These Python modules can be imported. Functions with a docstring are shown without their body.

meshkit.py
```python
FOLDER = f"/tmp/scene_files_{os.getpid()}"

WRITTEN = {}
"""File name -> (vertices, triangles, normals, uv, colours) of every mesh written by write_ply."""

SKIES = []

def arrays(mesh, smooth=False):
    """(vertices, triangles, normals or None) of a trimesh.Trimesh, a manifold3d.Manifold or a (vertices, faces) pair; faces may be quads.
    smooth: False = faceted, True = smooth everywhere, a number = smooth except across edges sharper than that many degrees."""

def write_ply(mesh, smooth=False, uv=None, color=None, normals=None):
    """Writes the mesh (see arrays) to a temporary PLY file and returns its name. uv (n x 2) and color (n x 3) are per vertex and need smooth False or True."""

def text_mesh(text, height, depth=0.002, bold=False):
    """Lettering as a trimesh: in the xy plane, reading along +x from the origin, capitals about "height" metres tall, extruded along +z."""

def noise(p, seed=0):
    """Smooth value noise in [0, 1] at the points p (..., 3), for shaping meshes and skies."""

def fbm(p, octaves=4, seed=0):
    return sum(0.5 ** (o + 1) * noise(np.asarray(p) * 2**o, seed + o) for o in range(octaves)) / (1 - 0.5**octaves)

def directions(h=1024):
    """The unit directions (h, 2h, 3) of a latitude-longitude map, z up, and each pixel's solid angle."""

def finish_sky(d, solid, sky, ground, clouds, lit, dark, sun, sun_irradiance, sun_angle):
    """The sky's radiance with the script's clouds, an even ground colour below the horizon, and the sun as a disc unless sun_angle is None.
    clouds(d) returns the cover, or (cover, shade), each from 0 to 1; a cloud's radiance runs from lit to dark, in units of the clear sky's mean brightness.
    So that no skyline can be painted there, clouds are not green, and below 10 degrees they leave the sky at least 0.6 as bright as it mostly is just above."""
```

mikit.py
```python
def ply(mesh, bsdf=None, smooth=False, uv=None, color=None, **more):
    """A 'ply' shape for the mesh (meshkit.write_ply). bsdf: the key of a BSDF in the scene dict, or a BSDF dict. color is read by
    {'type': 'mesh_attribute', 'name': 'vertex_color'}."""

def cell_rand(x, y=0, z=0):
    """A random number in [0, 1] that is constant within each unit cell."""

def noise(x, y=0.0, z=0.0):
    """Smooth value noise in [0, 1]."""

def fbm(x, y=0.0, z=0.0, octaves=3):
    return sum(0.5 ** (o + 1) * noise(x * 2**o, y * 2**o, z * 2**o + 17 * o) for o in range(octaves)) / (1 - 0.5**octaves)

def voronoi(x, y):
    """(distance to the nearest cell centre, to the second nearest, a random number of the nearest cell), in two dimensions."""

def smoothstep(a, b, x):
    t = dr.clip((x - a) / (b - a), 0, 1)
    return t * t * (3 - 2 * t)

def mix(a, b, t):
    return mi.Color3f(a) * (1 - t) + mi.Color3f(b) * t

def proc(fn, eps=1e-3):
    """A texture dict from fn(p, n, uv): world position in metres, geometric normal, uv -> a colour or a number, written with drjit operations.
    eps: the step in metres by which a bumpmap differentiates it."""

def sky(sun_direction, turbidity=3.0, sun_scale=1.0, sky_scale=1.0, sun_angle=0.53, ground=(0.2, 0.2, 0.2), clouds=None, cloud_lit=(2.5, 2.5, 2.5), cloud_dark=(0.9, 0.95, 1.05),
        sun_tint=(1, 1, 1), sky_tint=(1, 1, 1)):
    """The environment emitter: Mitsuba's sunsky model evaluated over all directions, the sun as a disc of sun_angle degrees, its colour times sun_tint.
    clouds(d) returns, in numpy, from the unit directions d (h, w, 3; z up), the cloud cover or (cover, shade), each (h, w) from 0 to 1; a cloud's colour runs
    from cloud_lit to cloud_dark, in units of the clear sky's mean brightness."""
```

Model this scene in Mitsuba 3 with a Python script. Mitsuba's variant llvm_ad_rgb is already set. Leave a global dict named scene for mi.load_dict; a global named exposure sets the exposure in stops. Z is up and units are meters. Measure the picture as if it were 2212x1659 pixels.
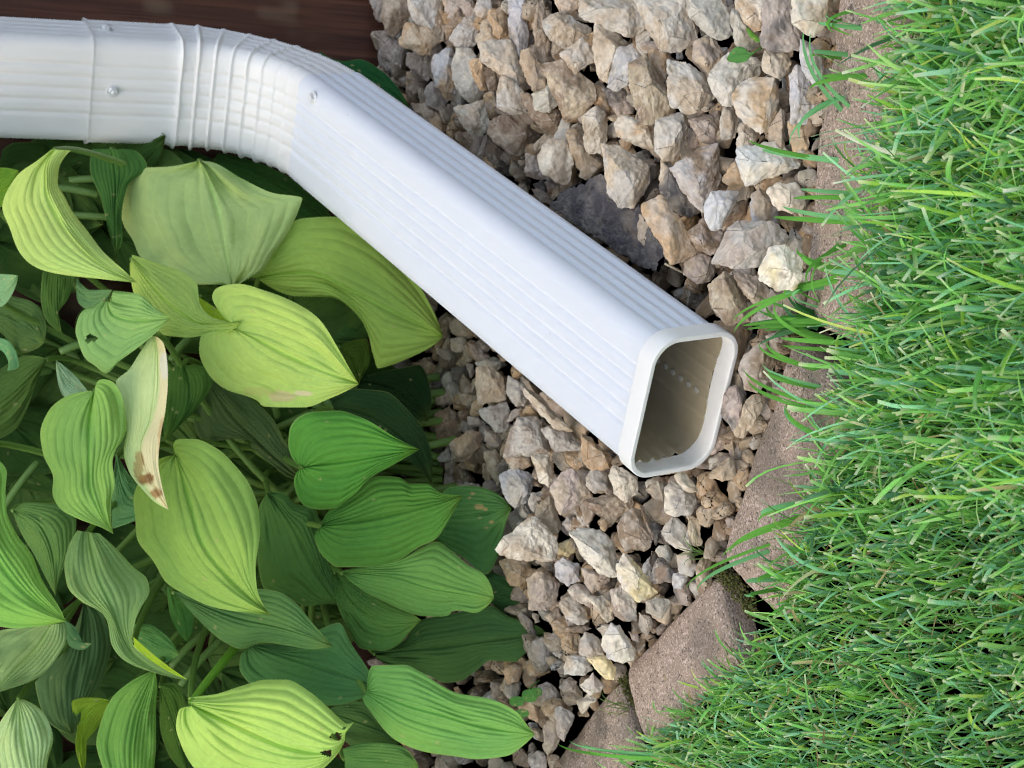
import math, random
import numpy as np, trimesh, mitsuba as mi, drjit as dr
import mikit, meshkit
from scipy.spatial import ConvexHull
from scipy.interpolate import PchipInterpolator

T = mi.ScalarTransform4f
scene, labels = {}, {}
rng = np.random.default_rng(7)

# ---------------------------------------------------------------- camera, sky, exposure
FPX, CX, CY = 4000.0, 1106.0, 829.5            # focal length and centre in pixels of a 2212 x 1659 picture
PITCH, EYE = math.radians(24.0), 0.68
CP, SP = math.cos(PITCH), math.sin(PITCH)
VIEW, UP, RIGHT = np.array([0, CP, -SP]), np.array([0, SP, CP]), np.array([1.0, 0, 0])
CAM = np.array([0, 0, EYE])
scene['camera'] = {'type': 'thinlens', 'fov': math.degrees(2 * math.atan(1106 / FPX)), 'fov_axis': 'x', 'near_clip': 0.05, 'far_clip': 500.0,
                   'aperture_radius': 0.0016, 'focus_distance': 1.24,
                   'to_world': T().look_at(origin=CAM.tolist(), target=(CAM + VIEW).tolist(), up=[1, 0, 0])}   # the phone was held on its side
scene['sky'] = mikit.sky((-0.45, -0.35, 0.82), turbidity=4, sun_scale=0.22, sun_angle=40, clouds=lambda d: 0.72 + 0 * d[..., 0], cloud_lit=(1.95, 2.25, 2.75), ground=(0.12, 0.16, 0.08))
exposure = 2.48

# ---------------------------------------------------------------- helpers
def at(x, y, Z):
    """The point at depth Z (metres along the view) behind photograph pixel (x, y)."""
    x, y, Z = np.broadcast_arrays(np.asarray(x, float), np.asarray(y, float), np.asarray(Z, float))
    return CAM + Z[..., None] * (VIEW - ((x - CX) / FPX)[..., None] * UP - ((y - CY) / FPX)[..., None] * RIGHT)

def cam2world(p):
    p = np.asarray(p, float)
    return CAM + p[..., 2:3] * VIEW - p[..., 0:1] * UP - p[..., 1:2] * RIGHT

def dir2world(p):
    return cam2world(p) - CAM

def grade(y):
    """Height of the gravel bed: level at the kerb, rising to the house wall."""
    return 0.08 * np.clip(np.asarray(y, float) - 1.1, 0, 0.75)

def depth_on_bed(x, y, up=0.0):
    ky = CP + (CX - x) / FPX * SP
    kz = -SP - (x - CX) / FPX * CP
    Z = (EYE - up) / -kz
    for _ in range(30):
        Z = (EYE - up - float(grade(Z * ky))) / -kz
    return Z

def key(base):
    if base not in scene and base not in labels:
        return base
    n = 1
    while f'{base}_{n:03d}' in scene or f'{base}_{n:03d}' in labels:
        n += 1
    return f'{base}_{n:03d}'

def tag(k, label=None, category=None, group=None, kind=None):
    d = {}
    if label: d['label'] = label
    if category: d['category'] = category
    if group: d['group'] = group
    if kind: d['kind'] = kind
    labels[k] = d

def put(base, mesh, bsdf, **kw):
    k = key(base)
    scene[k] = mikit.ply(mesh, bsdf, **kw)
    return k

def grid_faces(n, m, wrap=False):
    i, j = np.meshgrid(np.arange(n - 1), np.arange(m if wrap else m - 1), indexing='ij')
    a, b = i * m + j, i * m + (j + 1) % m
    return np.stack([a, b, b + m, a + m], -1).reshape(-1, 4)

def tri(f):
    f = np.asarray(f)
    return np.vstack([f[:, [0, 1, 2]], f[:, [0, 2, 3]]]) if f.shape[1] == 4 else f

def curve(pts, n):
    pts = np.asarray(pts, float)
    d = np.r_[0, np.cumsum(np.linalg.norm(np.diff(pts, axis=0), axis=1) + 1e-6)]
    return PchipInterpolator(d / d[-1], pts, axis=0)(np.linspace(0, 1, n)) if len(pts) > 2 else pts[0] + np.linspace(0, 1, n)[:, None] * (pts[-1] - pts[0])

def tube(pts, r, sides=8):
    pts = np.asarray(pts, float)
    r = np.broadcast_to(np.asarray(r, float), len(pts))
    t = np.gradient(pts, axis=0)
    t /= np.linalg.norm(t, axis=1, keepdims=True)
    a = np.cross(t, [0.31, 0.2, 0.93]); a /= np.linalg.norm(a, axis=1, keepdims=True)
    b = np.cross(t, a)
    q = np.linspace(0, 2 * math.pi, sides, endpoint=False)
    v = pts[:, None] + r[:, None, None] * (np.cos(q)[None, :, None] * a[:, None] + np.sin(q)[None, :, None] * b[:, None])
    f = tri(grid_faces(len(pts), sides, True))
    n = len(pts) * sides
    v = np.vstack([v.reshape(-1, 3), pts[:1], pts[-1:]])
    k = np.arange(sides)
    f = np.vstack([f, np.stack([np.full(sides, n), (k + 1) % sides, k], 1), np.stack([np.full(sides, n + 1), n - sides + k, n - sides + (k + 1) % sides], 1)])
    return trimesh.Trimesh(v, f, process=False)

def srgb(*c):
    c = np.array(c, float) / 255
    return np.where(c <= 0.04045, c / 12.92, ((c + 0.055) / 1.055) ** 2.4)

# ---------------------------------------------------------------- materials
VC = {'type': 'mesh_attribute', 'name': 'vertex_color'}
def rgb(*c): return {'type': 'rgb', 'value': [float(x) for x in c]}

def paint_fn(p, n, uv):
    k = mikit.fbm(p.x * 7, p.y * 7, p.z * 7, 2)
    s = mikit.smoothstep(0.95, 0.97, mikit.noise(p.x * 330, p.y * 330, p.z * 330)) * mikit.smoothstep(0.55, 0.75, mikit.noise(p.x * 26, p.y * 26, p.z * 26))
    c = mikit.mix(mi.Color3f(0.672, 0.692, 0.722), mi.Color3f(0.655, 0.672, 0.70), k)
    return mikit.mix(c, mi.Color3f(0.45, 0.43, 0.38), 0.4 * s)
scene['white_paint'] = {'type': 'twosided', 'bsdf': {'type': 'principled', 'base_color': mikit.proc(paint_fn), 'roughness': 0.36, 'specular': 0.5}}
scene['cream_paint'] = {'type': 'twosided', 'bsdf': {'type': 'principled', 'base_color': rgb(0.74, 0.725, 0.69), 'roughness': 0.38, 'specular': 0.5}}
scene['shade_brown'] = {'type': 'twosided', 'bsdf': {'type': 'principled', 'base_color': rgb(0.33, 0.275, 0.18), 'roughness': 0.6, 'specular': 0.3}}  # dimness inside the pipe mouth is put into this brown
scene['seam_metal'] = {'type': 'principled', 'base_color': rgb(0.38, 0.35, 0.29), 'roughness': 0.4, 'specular': 0.5}
scene['collar_plastic'] = {'type': 'principled', 'base_color': rgb(0.77, 0.755, 0.715), 'roughness': 0.32, 'specular': 0.5}
scene['screw_metal'] = {'type': 'principled', 'base_color': rgb(0.75, 0.75, 0.74), 'roughness': 0.25, 'metallic': 0.35}

def grain_fn(p, n, uv):
    return mikit.fbm(p.x * 480, p.y * 480, p.z * 480, 4)
scene['stone_face'] = {'type': 'bumpmap', 'arbitrary': mikit.proc(grain_fn, 3e-4), 'scale': 0.0016,
                       'bsdf': {'type': 'principled', 'base_color': VC, 'roughness': 0.82, 'specular': 0.25}}

def concrete_fn(p, n, uv):
    a = mikit.noise(p.x * 950, p.y * 950, p.z * 950)
    b = mikit.noise(p.x * 760 + 9, p.y * 760, p.z * 760)
    c = mikit.fbm(p.x * 45, p.y * 45, p.z * 45, 3)
    col = mikit.mix(mi.Color3f(0.42, 0.31, 0.235), mi.Color3f(0.30, 0.23, 0.178), c)
    col = mikit.mix(col, mi.Color3f(0.64, 0.51, 0.43), mikit.smoothstep(0.5, 0.8, a) * 0.8)
    col = mikit.mix(col, mi.Color3f(0.065, 0.058, 0.055), mikit.smoothstep(0.60, 0.85, b) * 0.7)
    w = mikit.smoothstep(0.55, 0.75, mikit.fbm(p.x * 16, p.y * 16 + 4, p.z * 16, 3))
    return mikit.mix(col, mi.Color3f(0.10, 0.09, 0.07), 0.5 * w)
def concrete_bump(p, n, uv):
    return mikit.fbm(p.x * 700, p.y * 700, p.z * 700, 3)
scene['kerb_concrete'] = {'type': 'twosided', 'bsdf': {'type': 'bumpmap', 'arbitrary': mikit.proc(concrete_bump, 5e-4), 'scale': 0.0012,
                          'bsdf': {'type': 'principled', 'base_color': mikit.proc(concrete_fn), 'roughness': 0.9, 'specular': 0.2}}}

def soil_fn(p, n, uv):
    return mikit.mix(mi.Color3f(0.030, 0.021, 0.014), mi.Color3f(0.011, 0.008, 0.006), mikit.fbm(p.x * 70, p.y * 70, p.z * 70, 4))
scene['dark_soil'] = {'type': 'principled', 'base_color': mikit.proc(soil_fn), 'roughness': 0.95, 'specular': 0.1}

def timber_fn(p, n, uv):
    board = dr.floor((p.x + 0.03) / 0.14)
    g = mikit.fbm(p.x * 130 + board * 17, p.y * 60, p.z * 3.2 + board * 3, 4)
    f = mikit.fbm(p.x * 600 + board * 7, p.y * 60, p.z * 14, 3)
    k = mikit.cell_rand(board, 3)
    c = mikit.mix(mi.Color3f(0.066, 0.025, 0.015), mi.Color3f(0.118, 0.045, 0.025), mikit.smoothstep(0.3, 0.75, g))
    c = mikit.mix(c, mi.Color3f(0.020, 0.009, 0.006), mikit.smoothstep(0.5, 0.8, f) * 0.6)
    w = mikit.smoothstep(0.58, 0.72, mikit.fbm(p.x * 26, p.y * 9, p.z * 15, 3)) * mikit.smoothstep(0.30, 0.20, dr.abs(p.z - 0.33))
    c = mikit.mix(c, mi.Color3f(0.20, 0.135, 0.085), w * 0.55)
    return c * (0.75 + 0.5 * k)
def timber_bump(p, n, uv):
    return mikit.fbm(p.x * 420, p.y * 60, p.z * 9, 3)
def grit_fn(p, n, uv):
    return mikit.mix(mi.Color3f(0.17, 0.135, 0.10), mi.Color3f(0.075, 0.058, 0.043), mikit.fbm(p.x * 260, p.y * 260, p.z * 260, 4))
scene['gritty_soil'] = {'type': 'principled', 'base_color': mikit.proc(grit_fn), 'roughness': 0.95, 'specular': 0.1}
scene['stained_timber'] = {'type': 'bumpmap', 'arbitrary': mikit.proc(timber_bump, 5e-4), 'scale': 0.001,
                           'bsdf': {'type': 'principled', 'base_color': mikit.proc(timber_fn), 'roughness': 0.55, 'specular': 0.35}}
scene['leaf_skin'] = {'type': 'principledthin', 'base_color': VC, 'roughness': 0.30, 'diff_trans': 0.5, 'spec_trans': 0.0, 'eta': 1.5}
scene['stalk_skin'] = {'type': 'principled', 'base_color': VC, 'roughness': 0.42, 'specular': 0.4}
scene['grass_skin'] = {'type': 'principledthin', 'base_color': VC, 'roughness': 0.42, 'diff_trans': 0.6, 'spec_trans': 0.0, 'eta': 1.4}
scene['moss_skin'] = {'type': 'principled', 'base_color': VC, 'roughness': 0.95, 'specular': 0.1}

# ---------------------------------------------------------------- ground
g = 60.0
k = put('ground', trimesh.Trimesh([[-g, -g, -0.09], [g, -g, -0.09], [g, g, -0.09], [-g, g, -0.09]], [[0, 1, 2], [0, 2, 3]], process=False), 'dark_soil')
tag(k, 'dark bare soil beneath the garden bed and lawn', kind='structure')

# ---------------------------------------------------------------- kerb
def kerb_ground(p, up=0.004):
    x, y = p
    kz = -SP - (x - CX) / FPX * CP
    return at(x, y, (EYE - up) / -kz)[:2]
KERB = [  # inner edge of each block, photograph pixels
    ([(1812, -150), (1791, 0), (1768, 180), (1741, 352), (1733, 470), (1724, 600), (1712, 690)], 'speckled pinkish concrete kerb block at the top edge, longest in view, half under grass'),
    ([(1697, 716), (1674, 783), (1654, 861), (1613, 965), (1590, 1040), (1567, 1111), (1541, 1215)], 'speckled pinkish concrete kerb block beside the downspout outlet'),
    ([(1526, 1240), (1503, 1263), (1470, 1300), (1444, 1326), (1390, 1384), (1334, 1442)], 'speckled pinkish concrete kerb block with the broadest bare top, between two mossy joints'),
    ([(1322, 1468), (1283, 1510), (1247, 1556), (1210, 1604), (1180, 1650), (1130, 1720)], 'speckled greyish concrete kerb block at the bottom edge, overhung by the lawn')]
WID = 0.094
KERB_OUT = []
for (pts, lab), WID in zip(KERB, (0.094, 0.088, 0.070, 0.062)):
    inn = curve(np.array([kerb_ground(p) for p in pts]), 90)
    t = np.gradient(inn, axis=0); t /= np.linalg.norm(t, axis=1, keepdims=True)
    nrm = np.stack([t[:, 1], -t[:, 0]], 1)
    if nrm[:, 1].mean() > 0: nrm = -nrm
    KERB_OUT.append(inn + nrm * WID)
    # rounded cross-section: (across, height)
    r = 0.011
    q = np.linspace(0, math.pi / 2, 6)
    prof = [(0, -0.085)] + [(r - r * math.cos(a), -r + r * math.sin(a)) for a in q] + [*[(WID * f_, 0.0016 * math.sin(math.pi * f_)) for f_ in (.22, .32, .42, .5, .58, .68, .78)]] + [(WID - r + r * math.sin(a), -r + r * math.cos(a)) for a in q] + [(WID, -0.085)]
    prof = np.array(prof)
    L = len(inn)
    s = np.linspace(0, 1, L)
    sc_ = np.ones(L)
    ends = np.minimum(s, 1 - s) * np.linalg.norm(inn[-1] - inn[0])
    rows = []
    for i in range(L):
        dip = 0.008 * max(0, 1 - ends[i] / 0.010) ** 2
        rows.append(np.c_[inn[i][None] + prof[:, :1] * nrm[i], prof[:, 1] - np.where(prof[:, 1] > -0.05, dip, 0)])
    v = np.array(rows)
    v[..., 2] += 0.005 * (meshkit.fbm(v * 60, 4) - 0.5) * (v[..., 2] > -0.05)
    m = len(prof)
    f = tri(grid_faces(L, m))
    V = v.reshape(-1, 3)
    caps = []
    for base in (0, (L - 1) * m):
        for j in range(1, m - 1):
            caps.append([base, base + j, base + j + 1] if base == 0 else [base, base + j + 1, base + j])
    mesh = trimesh.Trimesh(V, np.vstack([f, caps]), process=False)
    mesh.fix_normals()
    k = put('kerb_block', mesh, 'kerb_concrete', smooth=50)
    tag(k, lab, 'kerb block', 'kerb blocks edging the gravel bed')
INNER = np.vstack([curve(np.array([kerb_ground(p) for p in pts]), 30) for pts, _ in KERB])
OUTER = np.vstack(KERB_OUT)
# both run from large x (top of the photograph) to small x
def kerb_y(line, x):
    o = np.argsort(line[:, 0])
    return np.interp(x, line[o, 0], line[o, 1])
INNER_S, OUTER_S = INNER, OUTER

# moss in the joints
def blob_mesh(c, size, seed, squash=(1, 1, 0.6)):
    m = trimesh.creation.icosphere(subdivisions=3, radius=1.0)
    v = m.vertices * (1 + 0.55 * (meshkit.fbm(m.vertices * 2.5 + seed, 3) - 0.5)[:, None])
    return trimesh.Trimesh(np.asarray(c) + v * np.array(squash) * size, m.faces, process=False)
moss, mc = [], []
for i, (x, y, s) in enumerate([(1545, 1226, 6), (1556, 1236, 7), (1570, 1247, 7), (1585, 1260, 7), (1598, 1276, 7), (1612, 1296, 6), (1624, 1316, 6), (1340, 1458, 5), (1352, 1472, 6), (1364, 1492, 6), (1376, 1512, 6), (1390, 1534, 6), (1560, 1105, 6), (1553, 1120, 5), (1702, 700, 5), (1714, 708, 5), (1728, 712, 5)]):
    kz = -SP - (x - CX) / FPX * CP
    c = at(x, y, (EYE + 0.006) / -kz)
    for j in range(110):
        d = rng.normal(0, 0.55, 3) * s / 1000 * np.array([1, 1, 0.6])
        mm = trimesh.Trimesh(*[(c + d) + trimesh.creation.icosphere(subdivisions=1).vertices * rng.uniform(0.0004, 0.0013, 3), trimesh.creation.icosphere(subdivisions=1).faces], process=False)
        moss.append(mm); mc.append(np.tile(srgb(86, 88, 40) * rng.uniform(0.4, 1.1) + rng.uniform(0, .03), (len(mm.vertices), 1)))
k = put('moss', trimesh.util.concatenate(moss), 'moss_skin', smooth=False, color=np.vstack(mc))
tag(k, 'olive brown moss growing in the joints between the kerb blocks', 'moss', kind='stuff')

# ---------------------------------------------------------------- house wall: upright stained boards
WALL_Y = 1.762
def board(x0, x1, z0, z1, y, d, c=0.004):
    p = np.array([(x0, y + d), (x0, y + c), (x0 + c, y), (x1 - c, y), (x1, y + c), (x1, y + d)])
    v = np.vstack([np.c_[p, np.full(6, z0)], np.c_[p, np.full(6, z1)]])
    f = []
    for i in range(6):
        j = (i + 1) % 6
        f += [[i, j, j + 6], [i, j + 6, i + 6]]
    for i in range(1, 5):
        f += [[0, i + 1, i], [6, 6 + i, 7 + i]]
    m = trimesh.Trimesh(v, f, process=False); m.fix_normals()
    return m
tag('house_wall', 'dark brown stained timber wall of upright boards behind the downspout', 'wall')
for i in range(-14, 15):
    x0 = -0.03 + 0.14 * i
    put('house_wall__plank', board(x0 + 0.0015, x0 + 0.1385, -0.02, 2.6, WALL_Y + 0.002 * ((i * 7) % 3), 0.022), 'stained_timber', smooth=False)
put('house_wall__backing', trimesh.creation.box(extents=(4.1, 0.1, 2.62), transform=trimesh.transformations.translation_matrix((0.07, WALL_Y + 0.09, 1.29))), 'stained_timber')

# ---------------------------------------------------------------- downspout
PC = np.array([0.0894, 0.0165, 1.2741]); PW = np.array([-0.1666, 0.8823, 0.4402]); PH = np.array([0.8317, -0.1141, 0.5433]); PD = np.array([0.5296, 0.4566, -0.7149])
PL, PR_, PHI, PA, PB = 0.533, 0.0941, math.radians(78.34), 0.1007, 0.0669
PW /= np.linalg.norm(PW); PD -= PW * (PD @ PW); PD /= np.linalg.norm(PD); PH = PH - PW * (PH @ PW) - PD * (PH @ PD); PH /= np.linalg.norm(PH)
C0, W3, H3, D3 = cam2world(PC), dir2world(PW), dir2world(PH), dir2world(PD)
def bend(al):       # frame at angle al from the elbow's start
    b = PHI - al
    return math.cos(b) * D3 + math.sin(b) * H3, math.cos(b) * H3 - math.sin(b) * D3
E3 = C0 - PL * D3
O3 = E3 - PR_ * H3
d13, h13 = bend(0.0)
S3 = O3 + PR_ * h13

def profile(grow=0.0, groove=1.0, n=560, corner=0.013):
    """Cross-section (w, h) of the downspout: a rounded rectangle with pressed grooves. Starts at the middle of the front."""
    a, b = PA / 2 + grow, PB + 2 * grow
    r = corner + grow
    pts = []
    def arc(cx, cy, a0):
        return [(cx + r * math.cos(t), cy + r * math.sin(t)) for t in np.linspace(a0, a0 + math.pi / 2, 14)]
    h0, h1 = -grow, b - grow
    path = [(0, h0)] + arc(a - r, h0 + r, -math.pi / 2) + arc(a - r, h1 - r, 0) + arc(-a + r, h1 - r, math.pi / 2) + arc(-a + r, h0 + r, math.pi) + [(0, h0)]
    path = np.array(path)
    d = np.r_[0, np.cumsum(np.linalg.norm(np.diff(path, axis=0), axis=1))]
    u = np.linspace(0, d[-1], n, endpoint=False)
    p = np.c_[np.interp(u, d, path[:, 0]), np.interp(u, d, path[:, 1])]
    t = np.roll(p, -1, 0) - np.roll(p, 1, 0); t /= np.linalg.norm(t, axis=1, keepdims=True)
    nr = np.c_[t[:, 1], -t[:, 0]]
    off = np.zeros(n)
    front = p[:, 1] < h0 + 0.002
    back = p[:, 1] > h1 - 0.002
    side = (~front) & (~back)
    for fr in (0.25, 0.36, 0.47, 0.58, 0.70):     # five fine grooves across the broad faces
        x = -PA / 2 + fr * PA
        off -= front * 0.0019 * np.exp(-((p[:, 0] - x) / 0.0021) ** 2)
        off -= back * 0.0009 * np.exp(-((p[:, 0] - x) / 0.0018) ** 2)
    for fr in (0.25, 0.42, 0.58, 0.75):
        y = fr * PB
        off -= side * 0.0026 * np.exp(-((p[:, 1] - y) / 0.0022) ** 2)
    return p + groove * off[:, None] * nr, nr

def sweep(prof, frames):
    """frames: list of (origin, W, H, offset along the profile normal per point)."""
    p, nr = prof
    v = []
    for o, w, h, e in frames:
        q = p + (e[:, None] if np.ndim(e) else e) * nr
        v.append(o + q[:, :1] * w + q[:, 1:] * h)
    v = np.array(v)
    return trimesh.Trimesh(v.reshape(-1, 3), tri(grid_faces(len(frames), v.shape[1], True)), process=False)

tag('downspout', 'white metal rain downspout bending from the wall out over the gravel towards the kerb', 'downspout')
SLEEVE = 0.078
pr = profile(-0.0016, 1.0)
put('downspout__upper_pipe', sweep(pr, [(S3 - u * d13, W3, h13, 0.0) for u in np.linspace(2.3, SLEEVE - 0.03, 30)]), 'cream_paint', smooth=True)
pr = profile(0.0, 0.5)
NPL = 8
frames = []
for u in np.r_[SLEEVE, SLEEVE - 0.001, np.linspace(SLEEVE - 0.004, 0.004, 8)]:
    frames.append((S3 - u * d13, W3, h13, 0.0016 if u > SLEEVE - 0.002 else 0.0))
hrel = np.clip(pr[0][:, 1] / PB, 0, 1)
fade = 1 - 0.72 * hrel
for al in np.linspace(0, PHI * 0.93, 260):
    d, h = bend(al)
    x = al / (PHI * 0.93) * NPL
    fr = x - math.floor(x)
    ridge = math.exp(-((fr - 0.12) / 0.10) ** 2) + 0.5 * max(0, 1 - abs(fr - 0.10) / 0.10)
    step = (1 - fr) * 0.6
    amp = 0.0021 * (1 - 0.62 * al / PHI)
    wob = 1 + 0.25 * np.sin(pr[0][:, 0] * 130 + 1.7 * math.floor(x))
    frames.append((O3 + PR_ * h, W3, h, amp * (ridge + step) * fade * wob))
for al in np.linspace(PHI * 0.94, PHI, 6):
    d, h = bend(al); frames.append((O3 + PR_ * h, W3, h, 0.0))
for u in (0.01, 0.03): frames.append((E3 + u * D3, W3, H3, 0.0))
put('downspout__elbow', sweep(pr, frames), 'cream_paint', smooth=True)
labels['downspout__elbow'] = {'label': 'pleated elbow of the downspout with fine raised rings across it'}
po, pi_ = profile(0.0012), profile(0.0004)
END = PL - 0.0098
wav = 0.0014 * np.sin(np.linspace(0, 2 * math.pi, 560, endpoint=False) * 5 + 0.7)
fo = [(E3 + u * D3, W3, H3, 0.0) for u in np.linspace(-0.004, END - 0.01, 26)]
mo, mi_ = sweep(po, fo), sweep(pi_, fo)
def end_ring(p):
    return C0 + (END - PL + wav)[:, None] * D3 + p[0][:, :1] * W3 + p[0][:, 1:] * H3
vo, vi = np.vstack([mo.vertices, end_ring(po)]), np.vstack([mi_.vertices, end_ring(pi_)])
n = 560
ff = tri(grid_faces(len(vo) // n, n, True))
k0 = np.arange(n); last = len(vo) - n
def strip(a_, b_):
    return np.vstack([a_, b_]), tri(np.stack([k0, (k0 + 1) % n, n + (k0 + 1) % n, n + k0], 1))
r1v, r1f = strip(vo[last:], vi[last:]); r2v, r2f = strip(vi[:n], vo[:n])
put('downspout__lower_pipe', trimesh.Trimesh(np.vstack([vo, vi, r1v, r2v]), np.vstack([ff, ff[:, ::-1] + len(vo), r1f + 2 * len(vo), r2f + 2 * len(vo) + 2 * n]), process=False), 'white_paint', smooth=True)
labels['downspout__lower_pipe'] = {'label': 'bluish white grooved lower pipe leading to the open outlet'}
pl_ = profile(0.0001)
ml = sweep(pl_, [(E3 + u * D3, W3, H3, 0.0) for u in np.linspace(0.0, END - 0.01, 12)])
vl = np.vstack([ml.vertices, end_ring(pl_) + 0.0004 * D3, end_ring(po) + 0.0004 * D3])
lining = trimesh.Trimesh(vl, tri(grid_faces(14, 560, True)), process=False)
put('downspout__lower_pipe__lining', lining, 'shade_brown', smooth=True)  # added inner skin whose darker colour carries the shade in the pipe
dashes = []
for i in range(14):
    u = END - 0.012 - i * 0.0095
    m = trimesh.creation.icosphere(subdivisions=2)
    v = m.vertices * np.array([0.0026, 0.0008, 0.0030])
    dashes.append(trimesh.Trimesh(E3 + u * D3 + (0.006 + v[:, :1]) * W3 + (PB - 0.0005 + v[:, 1:2]) * H3 + v[:, 2:] * D3, m.faces, process=False))
put('downspout__lower_pipe__seam', trimesh.util.concatenate(dashes), 'seam_metal', smooth=True)
# collar on the open end
cp = []
x0, x1, th = -0.0105, 0.0055, 0.0036
for d_, e in ((x0, 0.0014), (x0, 0.0040), (x0 + 0.0012, 0.0048), (x1 - 0.0010, 0.0050), (x1 - 0.0003, 0.0047), (x1, 0.0043), (x1, 0.0017), (x1 - 0.0005, 0.0010), (x1 - 0.0014, 0.0006), (x1 - 0.006, 0.0006), (x0, 0.0013)):
    cp.append((C0 + d_ * D3, W3, H3, e))
put('downspout__end_collar', sweep(profile(0.0, 0.0, corner=0.016), cp), 'collar_plastic', smooth=50)
labels['downspout__end_collar'] = {'label': 'cream plastic collar around the open mouth of the downspout'}
def screw(o, nrm, size=0.0046):
    nrm = nrm / np.linalg.norm(nrm)
    parts = [trimesh.creation.cylinder(radius=size * 1.25, height=0.0012, sections=24), trimesh.creation.cylinder(radius=size * 0.85, height=0.0042, sections=6), trimesh.creation.icosphere(subdivisions=2, radius=size * 0.5)]
    parts[1].apply_translation([0, 0, 0.0022]); parts[2].apply_scale([1, 1, 0.35]); parts[2].apply_translation([0, 0, 0.0042])
    m = trimesh.util.concatenate(parts)
    m.apply_transform(trimesh.geometry.align_vectors([0, 0, 1], nrm)); m.apply_translation(o)
    put('downspout__screw', m, 'screw_metal', smooth=30)
screw(S3 - 0.058 * d13 - 0.003 * W3, -h13)
screw(S3 - 0.062 * d13 - (PA / 2) * W3 + 0.030 * h13, -W3)
screw(E3 + 0.026 * D3 - 0.040 * W3 - 0.0012 * H3, -H3)
screw(E3 + 0.006 * D3 + (PA / 2 + 0.001) * W3 + 0.016 * H3, W3)

# ---------------------------------------------------------------- gravel bed
xs, ys = np.meshgrid(np.linspace(-0.9, 0.9, 60), np.linspace(0.75, 1.80, 50), indexing='ij')
zz = grade(ys) - 0.028 + 0.010 * (meshkit.fbm(np.stack([xs * 14, ys * 14, 0 * xs], -1), 3) - 0.5)
keep = np.c_[xs.ravel(), ys.ravel(), zz.ravel()]
k = put('soil_bed', trimesh.Trimesh(keep, tri(grid_faces(60, 50)), process=False), 'gritty_soil', smooth=True)
tag(k, 'dark soil under the gravel and around the hosta', kind='structure')

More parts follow.
